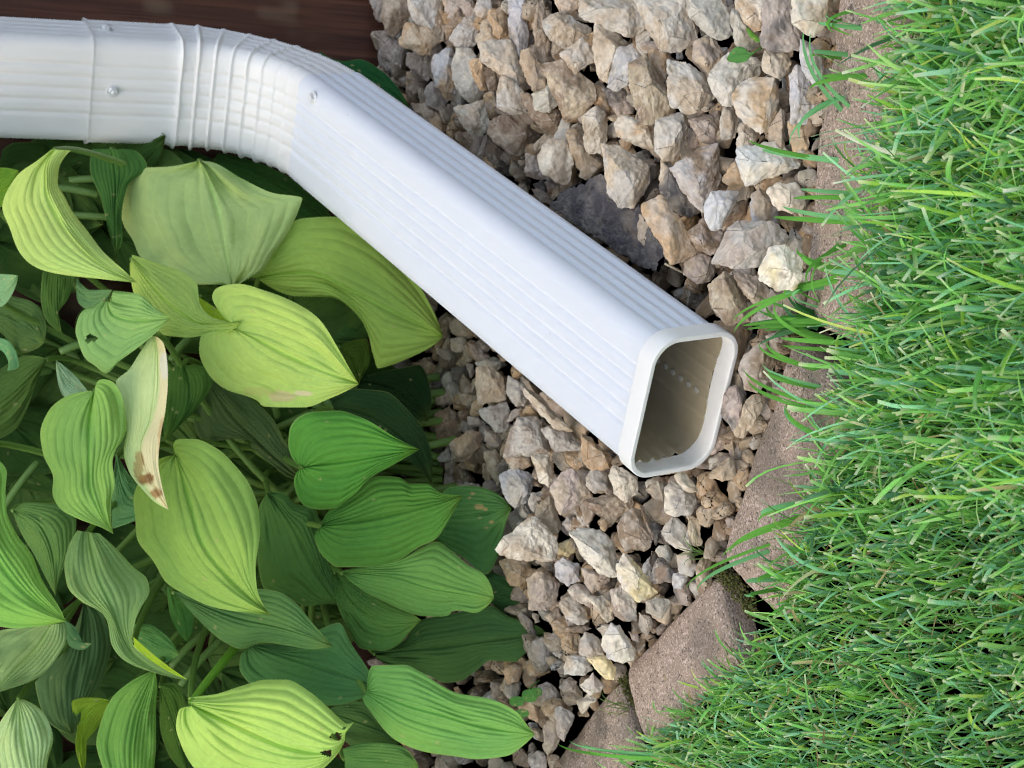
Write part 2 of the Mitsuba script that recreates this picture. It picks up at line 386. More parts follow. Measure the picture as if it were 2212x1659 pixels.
COL = {'g': (184, 175, 160), 't': (182, 160, 130), 'o': (188, 152, 106), 'b': (146, 120, 92), 'w': (212, 198, 172), 'd': (112, 104, 98), 'p': (172, 153, 136), 'y': (214, 192, 128), 's': (190, 187, 184), 'k': (74, 69, 70)}
CNAME = {'g': 'pale grey', 't': 'tan', 'o': 'ochre', 'b': 'brown', 'w': 'cream', 'd': 'dark grey', 'p': 'pinkish grey', 'y': 'yellow', 's': 'bluish grey', 'k': 'charcoal'}
WIN = {'A': (1440, 0), 'B': (2340, 0), 'C': (1600, 400), 'D': (2400, 600), 'E': (1600, 1250), 'F': (2450, 1200), 'G': (1850, 1800), 'H': (1800, 2349)}
# window, colour, second colour (the tilted slab's brown is its shaded side) or -, level, outline, own label (if the stone is one that stands out)
STONES = '''
A p - 0 20 -30 180 -30 190 120 150 215 90 190 60 60
A t b 1 190 -20 400 -30 440 120 440 190 350 260 280 350 220 320 160 170 | olive tan lumpy stone against the timber wall at the top edge
A g - 2 400 -20 660 -30 690 60 640 270 520 230 460 170 | smooth pale grey slab at the top edge, second stone out from the timber wall
A t - 1 660 -30 740 0 745 380 640 440 540 390 530 260 630 270
A p - 0 750 -20 870 -30 930 110 900 160 860 200 790 180
A p g 0 870 -30 1020 -30 1100 200 1060 240 960 150
A b - 0 860 170 960 170 950 270 860 340 780 390 760 280
A g - 1 960 160 1090 250 1060 420 960 490 870 460 810 380 930 300
A g - 1 1080 0 1200 -20 1230 90 1180 160 1090 160 1045 90
A o - 1 1190 130 1370 50 1380 340 1290 380 1230 330 1220 200 | orange blocky stone pressed against the long grey sliver near the top edge
A s - 1 1380 10 1530 0 1560 230 1570 440 1490 530 1410 400 1380 200 | long upright grey sliver of stone at the top, beside the orange block
A o - 0 1560 50 1650 0 1620 280 1580 290 1530 220 | thin orange splinter of stone at the top edge
A t - 1 1660 60 1720 20 1740 250 1780 420 1750 590 1670 570 1640 450 1630 250
A b - -1 1730 10 1800 20 1790 140 1720 210 1690 100
A t - 1 1800 -20 2060 -20 2070 90 1990 130 1910 150 1870 70
A t g 1 1730 210 1820 130 2000 170 2170 270 2150 360 2000 420 1930 470 1800 380 1740 300 | broad flat olive tan stone above the cream cube
A t - 0 1800 390 1900 450 1900 540 1830 580 1785 510
A w t 2 1900 520 2080 370 2200 480 2212 590 2020 710 1970 630 | cream cube shaped stone with clean flat faces
A t - 1 1130 210 1190 200 1230 330 1290 380 1250 420 1120 440 1070 410 1065 370
A t - 2 1110 440 1270 400 1390 410 1420 520 1540 760 1470 830 1310 720 1240 610 1130 600
A t - 2 1490 510 1590 470 1740 760 1720 820 1620 880 1570 800 1500 600
A b - 0 1140 650 1250 640 1310 730 1270 880 1190 870 1150 760
A g t 2 1320 740 1400 760 1530 900 1550 1080 1400 1100 1290 1030 1290 800
A t b 2 1720 650 1930 590 2070 720 2190 830 2212 960 2050 1120 1950 1160 1890 1050 1800 800 | large tan slab tilted to show a brown underside
A g - 1 1600 920 1790 790 1830 900 1850 1010 1780 1090 1640 1060
A b t 0 1510 900 1570 920 1650 1080 1800 1110 1900 1100 1960 1170 1920 1290 1850 1290 1700 1230 1620 1150
A p - 1 100 330 210 290 350 440 390 480 330 650 250 620 180 540 130 420
A t o 2 330 430 400 220 510 250 540 370 630 430 620 520 500 520
A p - 1 410 520 510 520 640 560 650 720 590 780 480 720 390 620
A p d -1 160 590 250 640 340 660 360 720 290 740 190 680
A p - -1 240 760 330 730 390 760 380 850 330 860
A b o -1 410 700 480 740 600 780 560 900 490 940 400 850
A s o 1 650 560 820 480 860 560 850 750 910 920 790 960 690 830 640 680 | grey oblong stone with one ochre end
A g w 1 880 490 1020 490 1060 560 1000 600 1050 800 1140 880 1090 980 1000 985 920 900 850 760 845 640
A o - 3 990 590 1120 570 1140 680 1170 870 1110 870 1040 760 | flat ochre chip lying on a pale oblong stone
A o t 0 1150 910 1230 890 1270 1000 1320 1070 1280 1130 1180 1150 1140 1050
A p - 0 570 870 640 800 720 860 800 970 760 1040 690 1060 590 1010
A t b 0 460 1010 570 1010 770 1110 770 1230 720 1260 620 1200 460 1080
A b p -1 780 1010 860 1010 890 1170 840 1250 790 1220
A g t 2 861 1050 1130 980 1200 1190 1190 1260 1080 1310 1000 1280 900 1150 | rounded pale grey stone just above the lower pipe, near its elbow
A b - -1 790 1280 920 1220 990 1290 960 1380 870 1360
A o b -1 990 1310 1060 1320 1150 1480 1160 1580 1100 1540 960 1400
A b t 0 1210 1180 1350 1110 1540 1100 1640 1170 1690 1280 1600 1470 1500 1390 1420 1490 1290 1400 1210 1300 | big brown dome shaped stone above the lower pipe
A d b -1 1190 1250 1210 1400 1330 1450 1460 1600 1460 1680 1260 1680 1170 1480
A t - 0 1620 1400 1740 1290 1800 1290 1700 1430 1650 1480
C t w 2 1400 380 1530 370 1580 500 1610 600 1570 780 1500 790 1310 680 1270 530 1330 440 | rough pitted tan stone standing above the dark slab
C p - 1 1160 510 1250 540 1290 640 1380 750 1250 740 1160 700
C t - 0 1550 290 1640 280 1710 320 1740 470 1870 510 1870 600 1760 730 1650 620 1590 500
C t w 1 1710 150 1840 60 1930 130 1940 360 1880 480 1770 500 1720 350
C d b -1 1560 250 1690 190 1690 290 1600 290
C b - -2 1370 870 1470 780 1640 820 1560 900 1440 960
C b - -2 1100 700 1200 760 1190 850 1130 850 1040 760
C d - -2 1230 800 1330 760 1380 900 1390 980 1300 960
C b p -2 1350 770 1500 800 1600 680 1650 700 1640 820 1480 880 1400 930
C t - 0 1060 500 1160 500 1150 570 1100 570
C d - -2 1950 320 2040 300 2060 400 1990 420
C g - -1 2060 380 2200 360 2212 460 2150 510 2070 470
C t - 0 1940 150 2020 120 2060 160 2020 220
C k d 0 1560 1130 1400 1000 1500 900 1700 790 1900 720 2000 760 2080 1020 2300 1100 2500 1250 2520 1400 2430 1640 2212 1560 1900 1330 | large flat charcoal slab half under the lower pipe
B g t 2 -130 0 390 0 490 110 480 220 410 330 310 350 60 190 -110 160
B t w 1 10 240 170 290 250 390 330 440 180 560 130 780 60 740 0 560
B b - -1 -50 580 30 600 40 690 -40 700
B g - 0 420 300 540 200 600 240 560 400 500 540 460 530 410 420
B g t 2 390 0 880 -20 880 120 960 330 980 390 860 460 760 500 640 470 590 370 630 220 560 150 | biggest pale stone at the top edge, with a tan patch on its lower end
B g - 2 900 -20 1190 -20 1330 180 1320 330 1190 380 1060 290 940 180 920 60 | smooth pale grey oval stone at the top edge next to the biggest pale one
B p - 0 1250 -20 1350 20 1340 150 1280 110
B w o 2 1340 -20 1670 -20 1620 100 1630 290 1540 300 1460 230 1400 100 | cream stone with a rusty streak at the top edge above the seedling
B g - 1 1340 90 1400 110 1460 240 1630 350 1610 420 1490 470 1370 420 1340 320
B p d 1 1630 80 1740 -20 1910 -20 1940 110 1900 200 1990 330 1980 460 1700 470 1630 430 1650 250 | dirty speckled stone with black lichen near the kerb at the top
B t w 2 1930 -20 2240 -20 2230 250 2130 360 2050 340 1930 230 1900 100 | veined greenish tan stone touching the kerb at the top edge
B t - 1 1650 480 1920 480 1920 560 1860 700 1800 780 1620 690 1640 560 | tan cube shaped stone just below the seedling stalk
B g s 1 2000 400 2080 430 2200 550 2212 780 2140 820 2060 760 1990 620
B s - 0 1970 640 2060 760 2150 830 2160 1000 2080 1180 1910 1180 1910 960 1900 740
B g - -1 1830 750 1890 740 1900 900 1900 1080 1830 1070 1810 950
B t p 1 980 420 1090 370 1180 410 1240 540 1130 670 1120 770 1040 690 960 580
B g - 1 1140 700 1300 520 1400 600 1550 570 1620 620 1600 700 1440 800 1360 880 1330 1020 1240 1000 1150 880 1120 780 | broad pale grey stone lying under the seedling leaf
B w o 2 1540 770 1720 780 1770 900 1750 1070 1690 1220 1610 1290 1490 1180 1370 1090 1340 940 1420 830 | cream heart shaped stone with a rusty orange centre
B g t 2 730 600 900 620 1030 720 1140 860 1160 930 990 1050 930 1090 860 1050 770 1020 720 880 720 740 | pale stone with crossing ridges, left of the rusty hearted stone
B o t 1 520 500 590 470 700 510 740 600 720 820 650 830 580 710 530 600
B t b 2 340 640 500 550 560 680 760 1000 760 1060 590 1170 460 1180 400 1000 350 800 | big upright tan block tapering to the top, between pale stones
B s g 1 240 480 420 420 450 560 340 620 340 800 240 890 130 830 150 690 | bluish white stone with one grey face beside the big upright tan block
B o t 0 -40 830 90 830 160 980 180 1090 90 1080 0 1000
B p d 0 90 870 250 920 350 850 400 1000 380 1080 250 1110 160 1000
B w o 1 200 1210 260 1130 430 1160 450 1190 590 1200 580 1450 500 1440 430 1370 240 1330
B t g 2 600 1170 870 1090 900 1200 880 1400 780 1540 660 1540 590 1440 | rounded tan stone right under the big upright tan block
B p - 1 920 1170 1200 1070 1210 1280 1200 1380 1080 1390 1000 1320
B p - 0 910 1200 960 1250 1040 1350 1030 1410 930 1430 900 1310
B g - 1 1210 1150 1260 1040 1330 1040 1400 1150 1360 1330 1220 1350
B p - -1 950 1080 1190 950 1240 1010 1000 1120
B w t 1 1400 1200 1470 1180 1560 1260 1610 1310 1500 1430 1440 1510 1390 1450
B t - 1 1690 1230 1800 1060 1850 1100 1840 1500 1760 1480 1680 1440
B b - -1 1610 1310 1680 1250 1660 1360 1560 1430
B o t 0 1870 1180 2090 1200 2080 1340 2060 1460 1920 1460 1890 1340
B s - -1 780 500 850 480 860 570 790 580
D t g 2 -70 -60 80 -50 160 30 370 150 370 250 310 400 220 520 90 520 10 380 | fan shaped tan stone with fluted lower edge, leaning over the charcoal slab
D g b 2 590 160 740 60 890 -30 1030 -60 1060 250 960 420 900 545 800 470 680 330 | large pale grey stone with a brown side, right of the speckled brown one
D t d 1 500 80 600 110 620 220 760 420 890 550 760 600 700 600 550 480 490 360 | tan stone speckled with dark lichen
D b - -1 330 220 480 190 480 420 350 470 320 350
D t o 3 340 530 500 430 580 590 720 720 820 950 690 1040 590 1050 500 850 420 740 350 620 | long tan stone with an orange brown lower end beside the charcoal slab
D p - -1 250 490 330 450 350 560 290 570
D t - 1 300 610 400 700 480 830 530 930 400 950 270 850
D g - -1 410 90 490 0 500 150 440 150
D s w 1 1260 -30 1580 -100 1690 50 1830 90 1810 140 1620 200 1340 310 1280 200 1250 60 | wide flat bluish grey stone with a bright broken edge near the kerb
D o t 0 1090 260 1220 90 1310 250 1400 290 1360 380 1240 370
D s g 2 990 390 1250 390 1230 470 1140 580 1080 740 1000 740 930 620 940 500 | bluish white stone with a sharp edge, above the round grey brown one
D b - 0 1160 580 1340 430 1370 620 1330 690 1180 740 1100 720
D s t 1 1380 400 1450 330 1560 420 1620 560 1620 680 1480 700 1400 680 1365 500 | half bluish half brown stone above the large grey wedge
D w - 1 1530 380 1620 310 1790 300 1880 440 1880 500 1780 600 1640 560 1610 470 | whitish pitted stone touching the kerb
D o b -1 1640 620 1850 630 1860 760 1760 830 1700 720
D p b 1 760 790 920 640 1090 790 1080 950 970 990 840 920
D g p 2 1020 1060 1100 880 1150 760 1260 690 1560 690 1680 760 1720 850 1500 1020 1440 1100 1200 1100 | large grey wedge with white ridges next to the cream round stone
D w y 3 1460 1120 1560 930 1700 910 1860 1020 1860 1180 1770 1320 1620 1320 1460 1230 | round cream white stone against the kerb
D p t 1 720 1070 820 970 970 1020 1020 1140 980 1220 850 1280 720 1180
D b p -1 740 1270 950 1250 960 1500 870 1550 760 1450 690 1420
D b - -2 590 1350 720 1300 700 1410 650 1400
D t b 2 960 1300 1110 1170 1200 1200 1350 1580 1350 1620 1130 1660 1010 1500 | brown cracked block right behind the outlet collar
D p t 1 1200 1150 1440 1200 1540 1340 1530 1420 1420 1480 1300 1350 1200 1200
D p g 0 1560 1330 1700 1330 1700 1600 1470 1660 1370 1640 1500 1500
D t - -1 1620 290 1880 180 1890 420 1800 480
D d - -1 1640 150 1900 100 1880 230 1700 260
F o b 0 900 180 1200 170 1260 250 1180 300 1130 600 1040 690 1060 400 1010 230
F p b 1 1180 480 1400 370 1480 560 1420 720 1320 840 1200 800 1150 640 | pinkish brown stone between the outlet and the kerb
F p - 0 1400 300 1560 240 1600 330 1530 470 1420 420
F p d 1 1000 860 1090 780 1190 880 1190 960 1100 1250 960 1060
F t - 1 1190 960 1300 870 1390 930 1290 1110 1170 1270 1090 1250
F p - 0 940 1060 1050 1280 1020 1360 850 1450 830 1300
F b p -1 1060 1290 1170 1280 1250 1220 1200 1450 1150 1580 1040 1430
F g - 0 820 1480 930 1430 1010 1450 850 1600
F t - 1 850 1620 1060 1460 1120 1640 980 1700 840 1680
F b - -1 650 1600 780 1550 800 1650 700 1680
E b - -1 360 120 420 130 430 250 380 320 330 240
E t - 0 430 220 540 180 610 280 580 330 440 320
E b - -1 210 300 330 270 360 340 300 380
E b - -1 340 360 560 340 570 440 390 510 330 440
E b p 0 600 240 690 270 820 390 790 460 700 440 620 330
E o b 0 90 480 180 400 330 520 330 680 230 720 160 620 | ochre brown stone under the tip of the yellow green leaf
E t - 0 360 570 420 530 520 640 500 800 440 800 370 700
E d - -1 440 500 580 470 620 570 690 720 600 730 470 620
E p - 0 580 440 660 460 650 560 620 590
E t - 1 690 490 790 480 860 520 930 600 930 720 880 780 960 790 710 830 680 650 | upright tan stone with a pale foot under the lower pipe
E g - 1 990 570 1080 620 1160 680 1140 860 1050 850 960 720
E t - 0 500 740 700 750 700 830 640 880 540 830
E w t 2 1160 700 1240 720 1340 840 1600 1080 1560 1100 1420 1060 1300 930 1160 760 | long whitish sliver tucked along the underside of the lower pipe
E o t 0 1140 840 1230 850 1270 920 1130 930
E b - -1 240 780 350 750 400 830 350 870 260 850
E b - 0 280 940 420 860 490 950 530 1120 420 1180 300 1180
E b - -1 500 910 620 890 680 940 560 960 520 1050
E p - 0 580 960 700 950 770 1030 740 1080 600 1040
E g p 1 670 900 960 830 1000 900 980 1080 950 1120 870 1110 800 990
E p - 0 760 1090 880 1100 960 1150 900 1240 820 1240 760 1180
E p - 0 980 1010 1010 900 1110 880 1150 930 1090 960
E p g 1 1080 980 1270 980 1340 1240 1410 1320 1260 1320 1100 1300 960 1330 1000 1110 | large pinkish grey pitted stone below the middle of the lower pipe
E g - 1 1320 1090 1370 1060 1480 1090 1600 1120 1690 1260 1660 1290 1430 1290 1390 1180
E o b 1 420 1220 600 1100 700 1110 740 1180 700 1270 570 1390 470 1380 | rounded brown stone with an ochre hollow beside the dark leaf
E g - 0 310 1360 400 1250 490 1400 320 1390
E b o -1 500 1430 700 1310 760 1350 770 1530 680 1500
E t - 0 750 1310 860 1290 950 1420 940 1530 880 1640 810 1530
E o - 1 940 1350 1080 1320 1190 1340 1190 1440 1110 1480 1010 1460 | small ochre lump on top of a bluish grey stone
E t w 2 1210 1340 1380 1340 1430 1450 1420 1560 1370 1650 1290 1590 | pale tan shield shaped stone pointing down
E t - 0 1400 1350 1440 1300 1600 1300 1600 1450 1500 1480 1440 1420
E o t 0 1590 1340 1700 1320 1730 1450 1650 1460
E o t 2 1700 1130 1800 1180 1980 1350 1960 1450 1780 1460 1720 1400 | ochre tan stone touching the lower corner of the outlet collar
G s g 1 300 170 430 110 600 180 590 330 540 440 440 480 360 420 300 280 | bluish grey stone under the small ochre lump
G p t 2 900 150 990 120 1160 340 1170 380 990 420 880 550 850 440 780 300 | pinkish arrowhead stone with a white chipped edge
G t g 1 1130 190 1200 100 1330 150 1350 310 1200 340 1130 270
G t w 1 1400 80 1620 200 1620 340 1500 430 1400 330 1350 200 | rough tan stone right below the outlet lip
G s g 0 590 350 730 330 760 420 690 450 620 540 580 450
G t - 1 690 450 780 380 880 650 860 720 810 730 650 610 640 550
G w t 3 270 880 340 780 590 590 640 590 810 770 830 960 800 990 590 1000 310 940 | big cream pyramid stone at the edge of the hosta leaves
G p - -1 330 570 430 510 500 560 470 650 360 710
G g - 0 1010 530 1080 460 1150 560 1160 690 1080 670
G b t 1 1130 430 1380 350 1600 370 1560 500 1440 560 1380 640 1300 600 1200 520
G p - 0 890 640 950 560 1060 640 980 720
G g w 3 980 750 1060 710 1250 720 1370 830 1420 1000 1410 1140 1370 1160 1250 1120 1120 980 | big whitish oval stone with a dark upper rim below the outlet
G t y 0 820 850 990 780 1030 900 940 970 850 940
G s - 1 830 1040 910 980 1050 1040 1060 1190 950 1240 840 1160 | greenish grey round stone left of the big whitish oval
G o - 1 300 1020 380 980 520 1000 630 1100 540 1180 480 1250 400 1240 330 1120 | ochre stone with dark pits under the big cream pyramid
G t - 0 640 1010 800 1000 830 1130 740 1080
G p t 1 560 1190 640 1120 730 1120 860 1230 820 1390 740 1480 580 1460
G t g 1 860 1400 1000 1340 1120 1480 1160 1590 1060 1620 920 1550
G p w 1 940 1290 1030 1220 1180 1260 1230 1380 1160 1460 1040 1390
G t w 1 1140 1360 1310 1330 1370 1440 1400 1560 1320 1600 1230 1470
G p b 0 1080 1080 1240 1120 1400 1180 1380 1260 1190 1310 1110 1220
G p b 2 1440 650 1560 510 1640 530 1760 800 1720 880 1510 910 1460 760 | pinkish brown oblong stone right of the big whitish oval
G d b 0 1650 480 1790 480 1870 580 1860 720 1800 840 1770 700 1700 570
G w y 2 1430 1030 1500 940 1560 960 1660 1150 1810 1290 1790 1350 1620 1370 1500 1260 1430 1130 | long yellowish white stone slanting towards the kerb joint
G d b -1 1550 950 1640 940 1660 1040 1600 1050
G s - 0 1660 1080 1750 960 1780 1000 1740 1150 1680 1180
G b d 1 1740 1180 1820 980 1900 1000 1990 1120 1940 1210 1780 1220
G p w 1 1370 1290 1480 1250 1600 1400 1610 1570 1520 1580 1410 1450
G g - 1 1700 1400 1790 1360 1930 1380 1940 1440 1850 1560 1710 1510
G g t 0 1700 230 1850 190 1910 250 1870 420 1790 400 1700 320
G g w 1 1900 300 1960 240 2110 270 2200 430 2140 540 1960 570 1890 520
G w t 2 1980 180 2080 140 2180 260 2212 340 2050 300
G w g 1 1850 720 1980 570 2090 680 2150 900 2100 910 1950 850 | whitish green tinged stone behind the grass tuft
G g - 0 1800 900 1900 850 2010 960 1990 1080 1900 1050
G t g 0 1990 930 2130 900 2212 1050 2140 1150 2020 1120
G t - 0 2100 560 2212 600 2250 850 2130 850
G s - 0 1970 1130 2150 1100 2050 1270 1960 1280
H g w 2 1400 470 1420 380 1500 270 1580 280 1730 520 1700 600 1600 640 1460 590 | grey stone with a bright white lower half against the broad kerb block
H p t 0 850 420 960 330 1040 380 1010 440 990 530 880 480
H t o 0 1000 440 1060 360 1190 360 1180 540 1070 540 1010 490
H t g 1 1190 440 1240 340 1370 400 1420 560 1310 580 1190 540
H y - 2 1250 600 1430 580 1530 690 1510 800 1440 800 | yellow stone near the kerb joint at the bottom
H g t 1 1050 650 1080 570 1240 580 1310 700 1230 760 1040 750
H s - 1 900 510 1020 560 990 600 920 560
H o t 0 870 600 930 570 1010 660 990 720 900 680
H t - 0 720 160 800 170 820 250 750 270
H p t 0 840 200 960 110 1000 200 1060 290 940 300
H p b 0 1050 300 1220 270 1300 310 1180 350 1070 350
H b - -1 650 660 790 620 860 690 760 760 680 720
H o b -1 160 760 230 710 320 720 310 830 240 900 170 850
H o - 0 440 720 560 650 640 690 600 820 490 850 | orange brown stone under the lowest dark leaf
H b p -1 330 830 490 850 570 930 450 1010 350 980
H p t 0 780 870 880 830 1000 950 960 1060 900 1110 840 1060
H p - 0 980 880 1080 780 1160 820 1150 930 1020 930
H p w 1 1190 860 1320 740 1420 850 1370 910 1280 940
H o t 0 640 1080 740 1000 850 1080 800 1210 690 1180
H p - 0 950 1080 1010 1060 1140 1160 1090 1290 1040 1390 980 1350 960 1200
H p t 0 840 1270 900 1190 970 1220 1000 1350 940 1500 880 1540 840 1440
H p - 0 690 1560 780 1490 850 1530 860 1660 720 1670
H s p -1 690 1230 760 1220 830 1350 820 1410 740 1380
H w t 0 1150 1010 1250 950 1340 1000 1210 1140
H y o -1 1000 1000 1080 960 1140 1010 1030 1040
H b - -1 500 170 640 130 640 240 560 220
H p - -1 1650 330 1750 370 1760 450 1690 420
H t g 0 1750 150 1880 200 1900 280 1830 370 1760 280
H t b 0 870 1540 960 1540 1030 1640 900 1680
'''
def finish_stone(hull_pts, c1, c2, seed, edge=0.0021, amp=1.0, rs=None):
    """A broken stone: the hull of the points, roughened, edges slightly worn; colours per vertex."""
    h = ConvexHull(hull_pts)
    used = np.unique(h.simplices)
    f = np.searchsorted(used, h.simplices)
    p = hull_pts[used]
    flip = np.einsum('ij,ij->i', np.cross(p[f[:, 1]] - p[f[:, 0]], p[f[:, 2]] - p[f[:, 0]]), h.equations[:, :3]) < 0
    f[flip] = f[flip][:, ::-1]
    m = trimesh.Trimesh(p, f, process=False)
    v, f = trimesh.remesh.subdivide_to_size(m.vertices, m.faces, edge, max_iter=12)
    m = trimesh.Trimesh(v, f, process=True); m.merge_vertices()
    trimesh.smoothing.filter_laplacian(m, lamb=0.5, iterations=3, volume_constraint=False)
    n = np.array(m.vertex_normals)
    v = np.array(m.vertices)
    q = v * 1000
    big = meshkit.fbm(q / 11 + seed, 2, seed=seed) - 0.5
    mid = meshkit.fbm(q / 3.6 + seed, 3, seed=seed + 3) - 0.5
    crk = np.abs(meshkit.fbm(q / 8 + 3 * seed, 2, seed=seed + 5) - 0.5)
    v = v + n * (0.0034 * big + 0.0026 * mid - 0.0007 * np.exp(-(crk / 0.07) ** 2))[:, None] * amp
    # colour: mottled mix of the two colours, pale veins, dusty pits
    k = np.clip((meshkit.fbm(q / 14 + 7 * seed, 2, seed=seed + 9) - 0.42) * 5, 0, 1)[:, None]
    col = c1 * (1 - k) + c2 * k
    sp = meshkit.fbm(q / 2.3 + seed, 2, seed=seed + 11)[:, None]
    gr = meshkit.noise(q / 0.9, seed=seed + 21)[:, None]
    col = col * (0.64 + 0.50 * sp + 0.24 * gr)
    vein = (0.25 if c1.mean() < 0.15 else 1.0) * np.exp(-(np.abs(meshkit.fbm(q / 9 + 5 * seed, 3, seed=seed + 13) - 0.5) / 0.022) ** 2)[:, None]
    col = col * (1 - 0.40 * vein) + 0.40 * vein * srgb(222, 208, 184)
    dirt = np.clip((meshkit.fbm(q / 7 + 11 * seed, 3, seed=seed + 17) - 0.60) * 7, 0, 1)[:, None]
    col = col * (1 - 0.45 * dirt) + 0.45 * dirt * srgb(120, 96, 66)
    col = col * 0.75 + 0.25 * (col @ [0.3, 0.6, 0.1])[:, None] * np.array([1.03, 1.0, 0.94])
    return trimesh.Trimesh(v, m.faces, process=False), np.clip(col * 1.09, 0.01, 0.9)

stone_rows = []
for i, line in enumerate(STONES.strip().split('\n')):
    data, _, lab = line.partition('|')
    w = data.split()
    ox, oy = WIN[w[0]]
    xy = np.array(w[4:], float).reshape(-1, 2) / 2.458 + [ox, oy]
    stone_rows.append((w[1], w[2], int(w[3]), xy * 0.54861, lab.strip()))

def spot(x, y, Z):
    return at(x, y, Z)
info = []
for i, (ca, cb, lev, xy, lab) in enumerate(stone_rows):
    r = np.random.default_rng(100 + i)
    c = (xy.min(0) + xy.max(0)) / 2
    span = xy.max(0) - xy.min(0)
    xy = c + (xy - c) * (1.14 if ca != 'k' else 1.05)
    low = xy[:, 0].max()                                   # the end that rests on the bed
    Zb = depth_on_bed(c[0] + 0.25 * span[0], c[1], 0.010 * lev - 0.004)
    size = math.sqrt(span[0] * span[1]) / FPX * Zb
    flat = ca == 'k'
    t = (xy - c)
    depth_out = (r.uniform(-0.10, 0.16, len(xy))) * size
    if flat: depth_out = -(t[:, 0]) / FPX * Zb * 1.5
    P = [spot(c[0] + t[:, 0], c[1] + t[:, 1], Zb + depth_out)]
    # near faces: a ridge or a plateau of a few points
    kf = r.integers(2, 5)
    a0 = r.uniform(0, 2 * math.pi)
    for j in range(kf):
        q = xy[r.integers(len(xy))]
        s = r.uniform(0.30, 0.66)
        p = c + (q - c) * s
        dz = -size * r.uniform(0.20, 0.40) * (1 - 0.4 * s) if not flat else -(p[0] - c[0]) / FPX * Zb * 1.5 - 0.003
        P.append(spot(p[0:1], p[1:2], np.array([Zb + dz])))
    for j in range(6):
        q = xy[r.integers(len(xy))]
        p = c + (q - c) * r.uniform(0.4, 0.8)
        dz = size * r.uniform(0.25, 0.48) if not flat else -(p[0] - c[0]) / FPX * Zb * 1.5 + 0.018
        P.append(spot(p[0:1], p[1:2], np.array([Zb + dz])))
    c1 = 1.05 * srgb(*COL[ca]) * r.uniform(0.84, 1.16) * np.array([1, r.uniform(.97, 1.02), r.uniform(.92, 1.05)])
    c2 = srgb(*COL[cb]) if cb != '-' else c1 * np.array([1.0, 0.95, 0.86]) * r.uniform(0.72, 1.12)
    if cb == '-' and r.random() < 0.4: c2 = srgb(*COL['o' if r.random() < 0.5 else 'g']) * 0.5 + 0.5 * c1
    mesh, col = finish_stone(np.vstack(P), c1, c2, i)
    k = put('gravel_stone', mesh, 'stone_face', smooth=True, color=col)
    info.append((k, c, span, ca, lab))

# labels: the stones that stand out carry their own; the others are told by look and by the marked stone they lie next to
GROUP = 'loose gravel stones of the bed between house wall and kerb'
SHORT = {}
for k, c, span, ca, lab in info:
    if lab:
        tag(k, lab, 'stone', GROUP)
marks = [(k, c, lab) for k, c, span, ca, lab in info if lab]
def brief(lab):
    for cut in (' beside ', ' against ', ' at ', ' near ', ' with ', ' right ', ' left ', ' above ', ' below ', ' under ', ' between ', ' lying ', ' touching ', ' just ', ' leaning ', ' standing ', ' pressed ', ' tucked ', ' pointing ', ' next ', ' on top ', ' slanting ', ' behind ', ', ', ' half ', ' tilted ', ' tapering '):
        j = lab.find(cut)
        if j > 0: lab = lab[:j]
    return lab
bc = {}
for k, c, lab in marks: bc.setdefault(brief(lab), []).append(k)
used = {v['label'] for v in labels.values() if 'label' in v}
def side(d):
    a = math.degrees(math.atan2(d[1], d[0])) % 360
    return ['on the kerb side of', 'diagonally below', 'directly below', 'diagonally behind', 'on the house side of', 'diagonally above', 'directly above', 'diagonally in front of'][int(((a + 22.5) % 360) // 45)]
for k, c, span, ca, lab in info:
    if lab: continue
    el = span.max() / span.min()
    sz = 'small' if span.max() < 58 else ('large' if span.max() > 95 else 'medium')
    shp = 'long' if el > 1.75 else ('blocky' if el < 1.2 else 'angular')
    near = sorted(marks, key=lambda m: np.linalg.norm(m[1] - c))
    done = False
    for mk, mcen, ml in near:
        if len(bc[brief(ml)]) > 1: continue
        d = c - mcen
        for form in (f'{sz} {CNAME[ca]} {shp} stone {side(d)} the {brief(ml)}', f'{sz} {CNAME[ca]} {shp} stone lying a little farther, {side(d)} the {brief(ml)}'):
            if len(form.split()) <= 16 and form not in used:
                tag(k, form, 'stone', GROUP); used.add(form); done = True; break
        if done: break

# the stones below and beyond them, too many and too hidden to count
fill, fcol = [], []
r = np.random.default_rng(5)
def loose(c, s, seed, shade=1.0):
    p = r.normal(0, 1, (13, 3)); p /= np.linalg.norm(p, axis=1, keepdims=True)
    p *= np.array([1.0, r.uniform(0.6, 0.9), r.uniform(0.45, 0.75)]) * s * r.uniform(0.75, 1.1, (13, 1))
    p = p @ trimesh.transformations.random_rotation_matrix(r.random(3))[:3, :3].T
    names = 'ttgppbobt'
    ca = names[r.integers(len(names))]
    c1 = srgb(*COL[ca]) * r.uniform(0.8, 1.1) * shade * 0.95
    return finish_stone(c + p, c1, c1 * np.array([1, .93, .8]) * r.uniform(.8, 1.15), seed, edge=0.0045)
n = 0
for gx in np.arange(-0.42, 0.60, 0.020):
    for gy in np.arange(0.98, 1.755, 0.022):
        x, y = gx + r.uniform(-.008, .008), gy + r.uniform(-.008, .008)
        ky = kerb_y(INNER_S, x)
        if y < ky + 0.010 or y > 1.75: continue
        px = CX - FPX * ((y * SP + (0.0 - EYE) * CP) / (y * CP + EYE * SP)); py = CY - FPX * x / (y * CP + EYE * SP)
        if px < 700 and py > 300: continue
        shown = -30 < py < 1690
        s = r.uniform(0.0135, 0.019)
        m, cc = loose(np.array([x, y, grade(y) - 0.006 + r.uniform(-.006, .003)]), s, 400 + n % 50); n += 1
        fill.append(m); fcol.append(cc)
        if not shown and r.random() < 0.75:
            m, cc = loose(np.array([x + r.uniform(-.01, .01), y, grade(y) + r.uniform(-.006, .006)]), r.uniform(0.014, 0.022), 400 + n % 50); n += 1
            fill.append(m); fcol.append(cc)
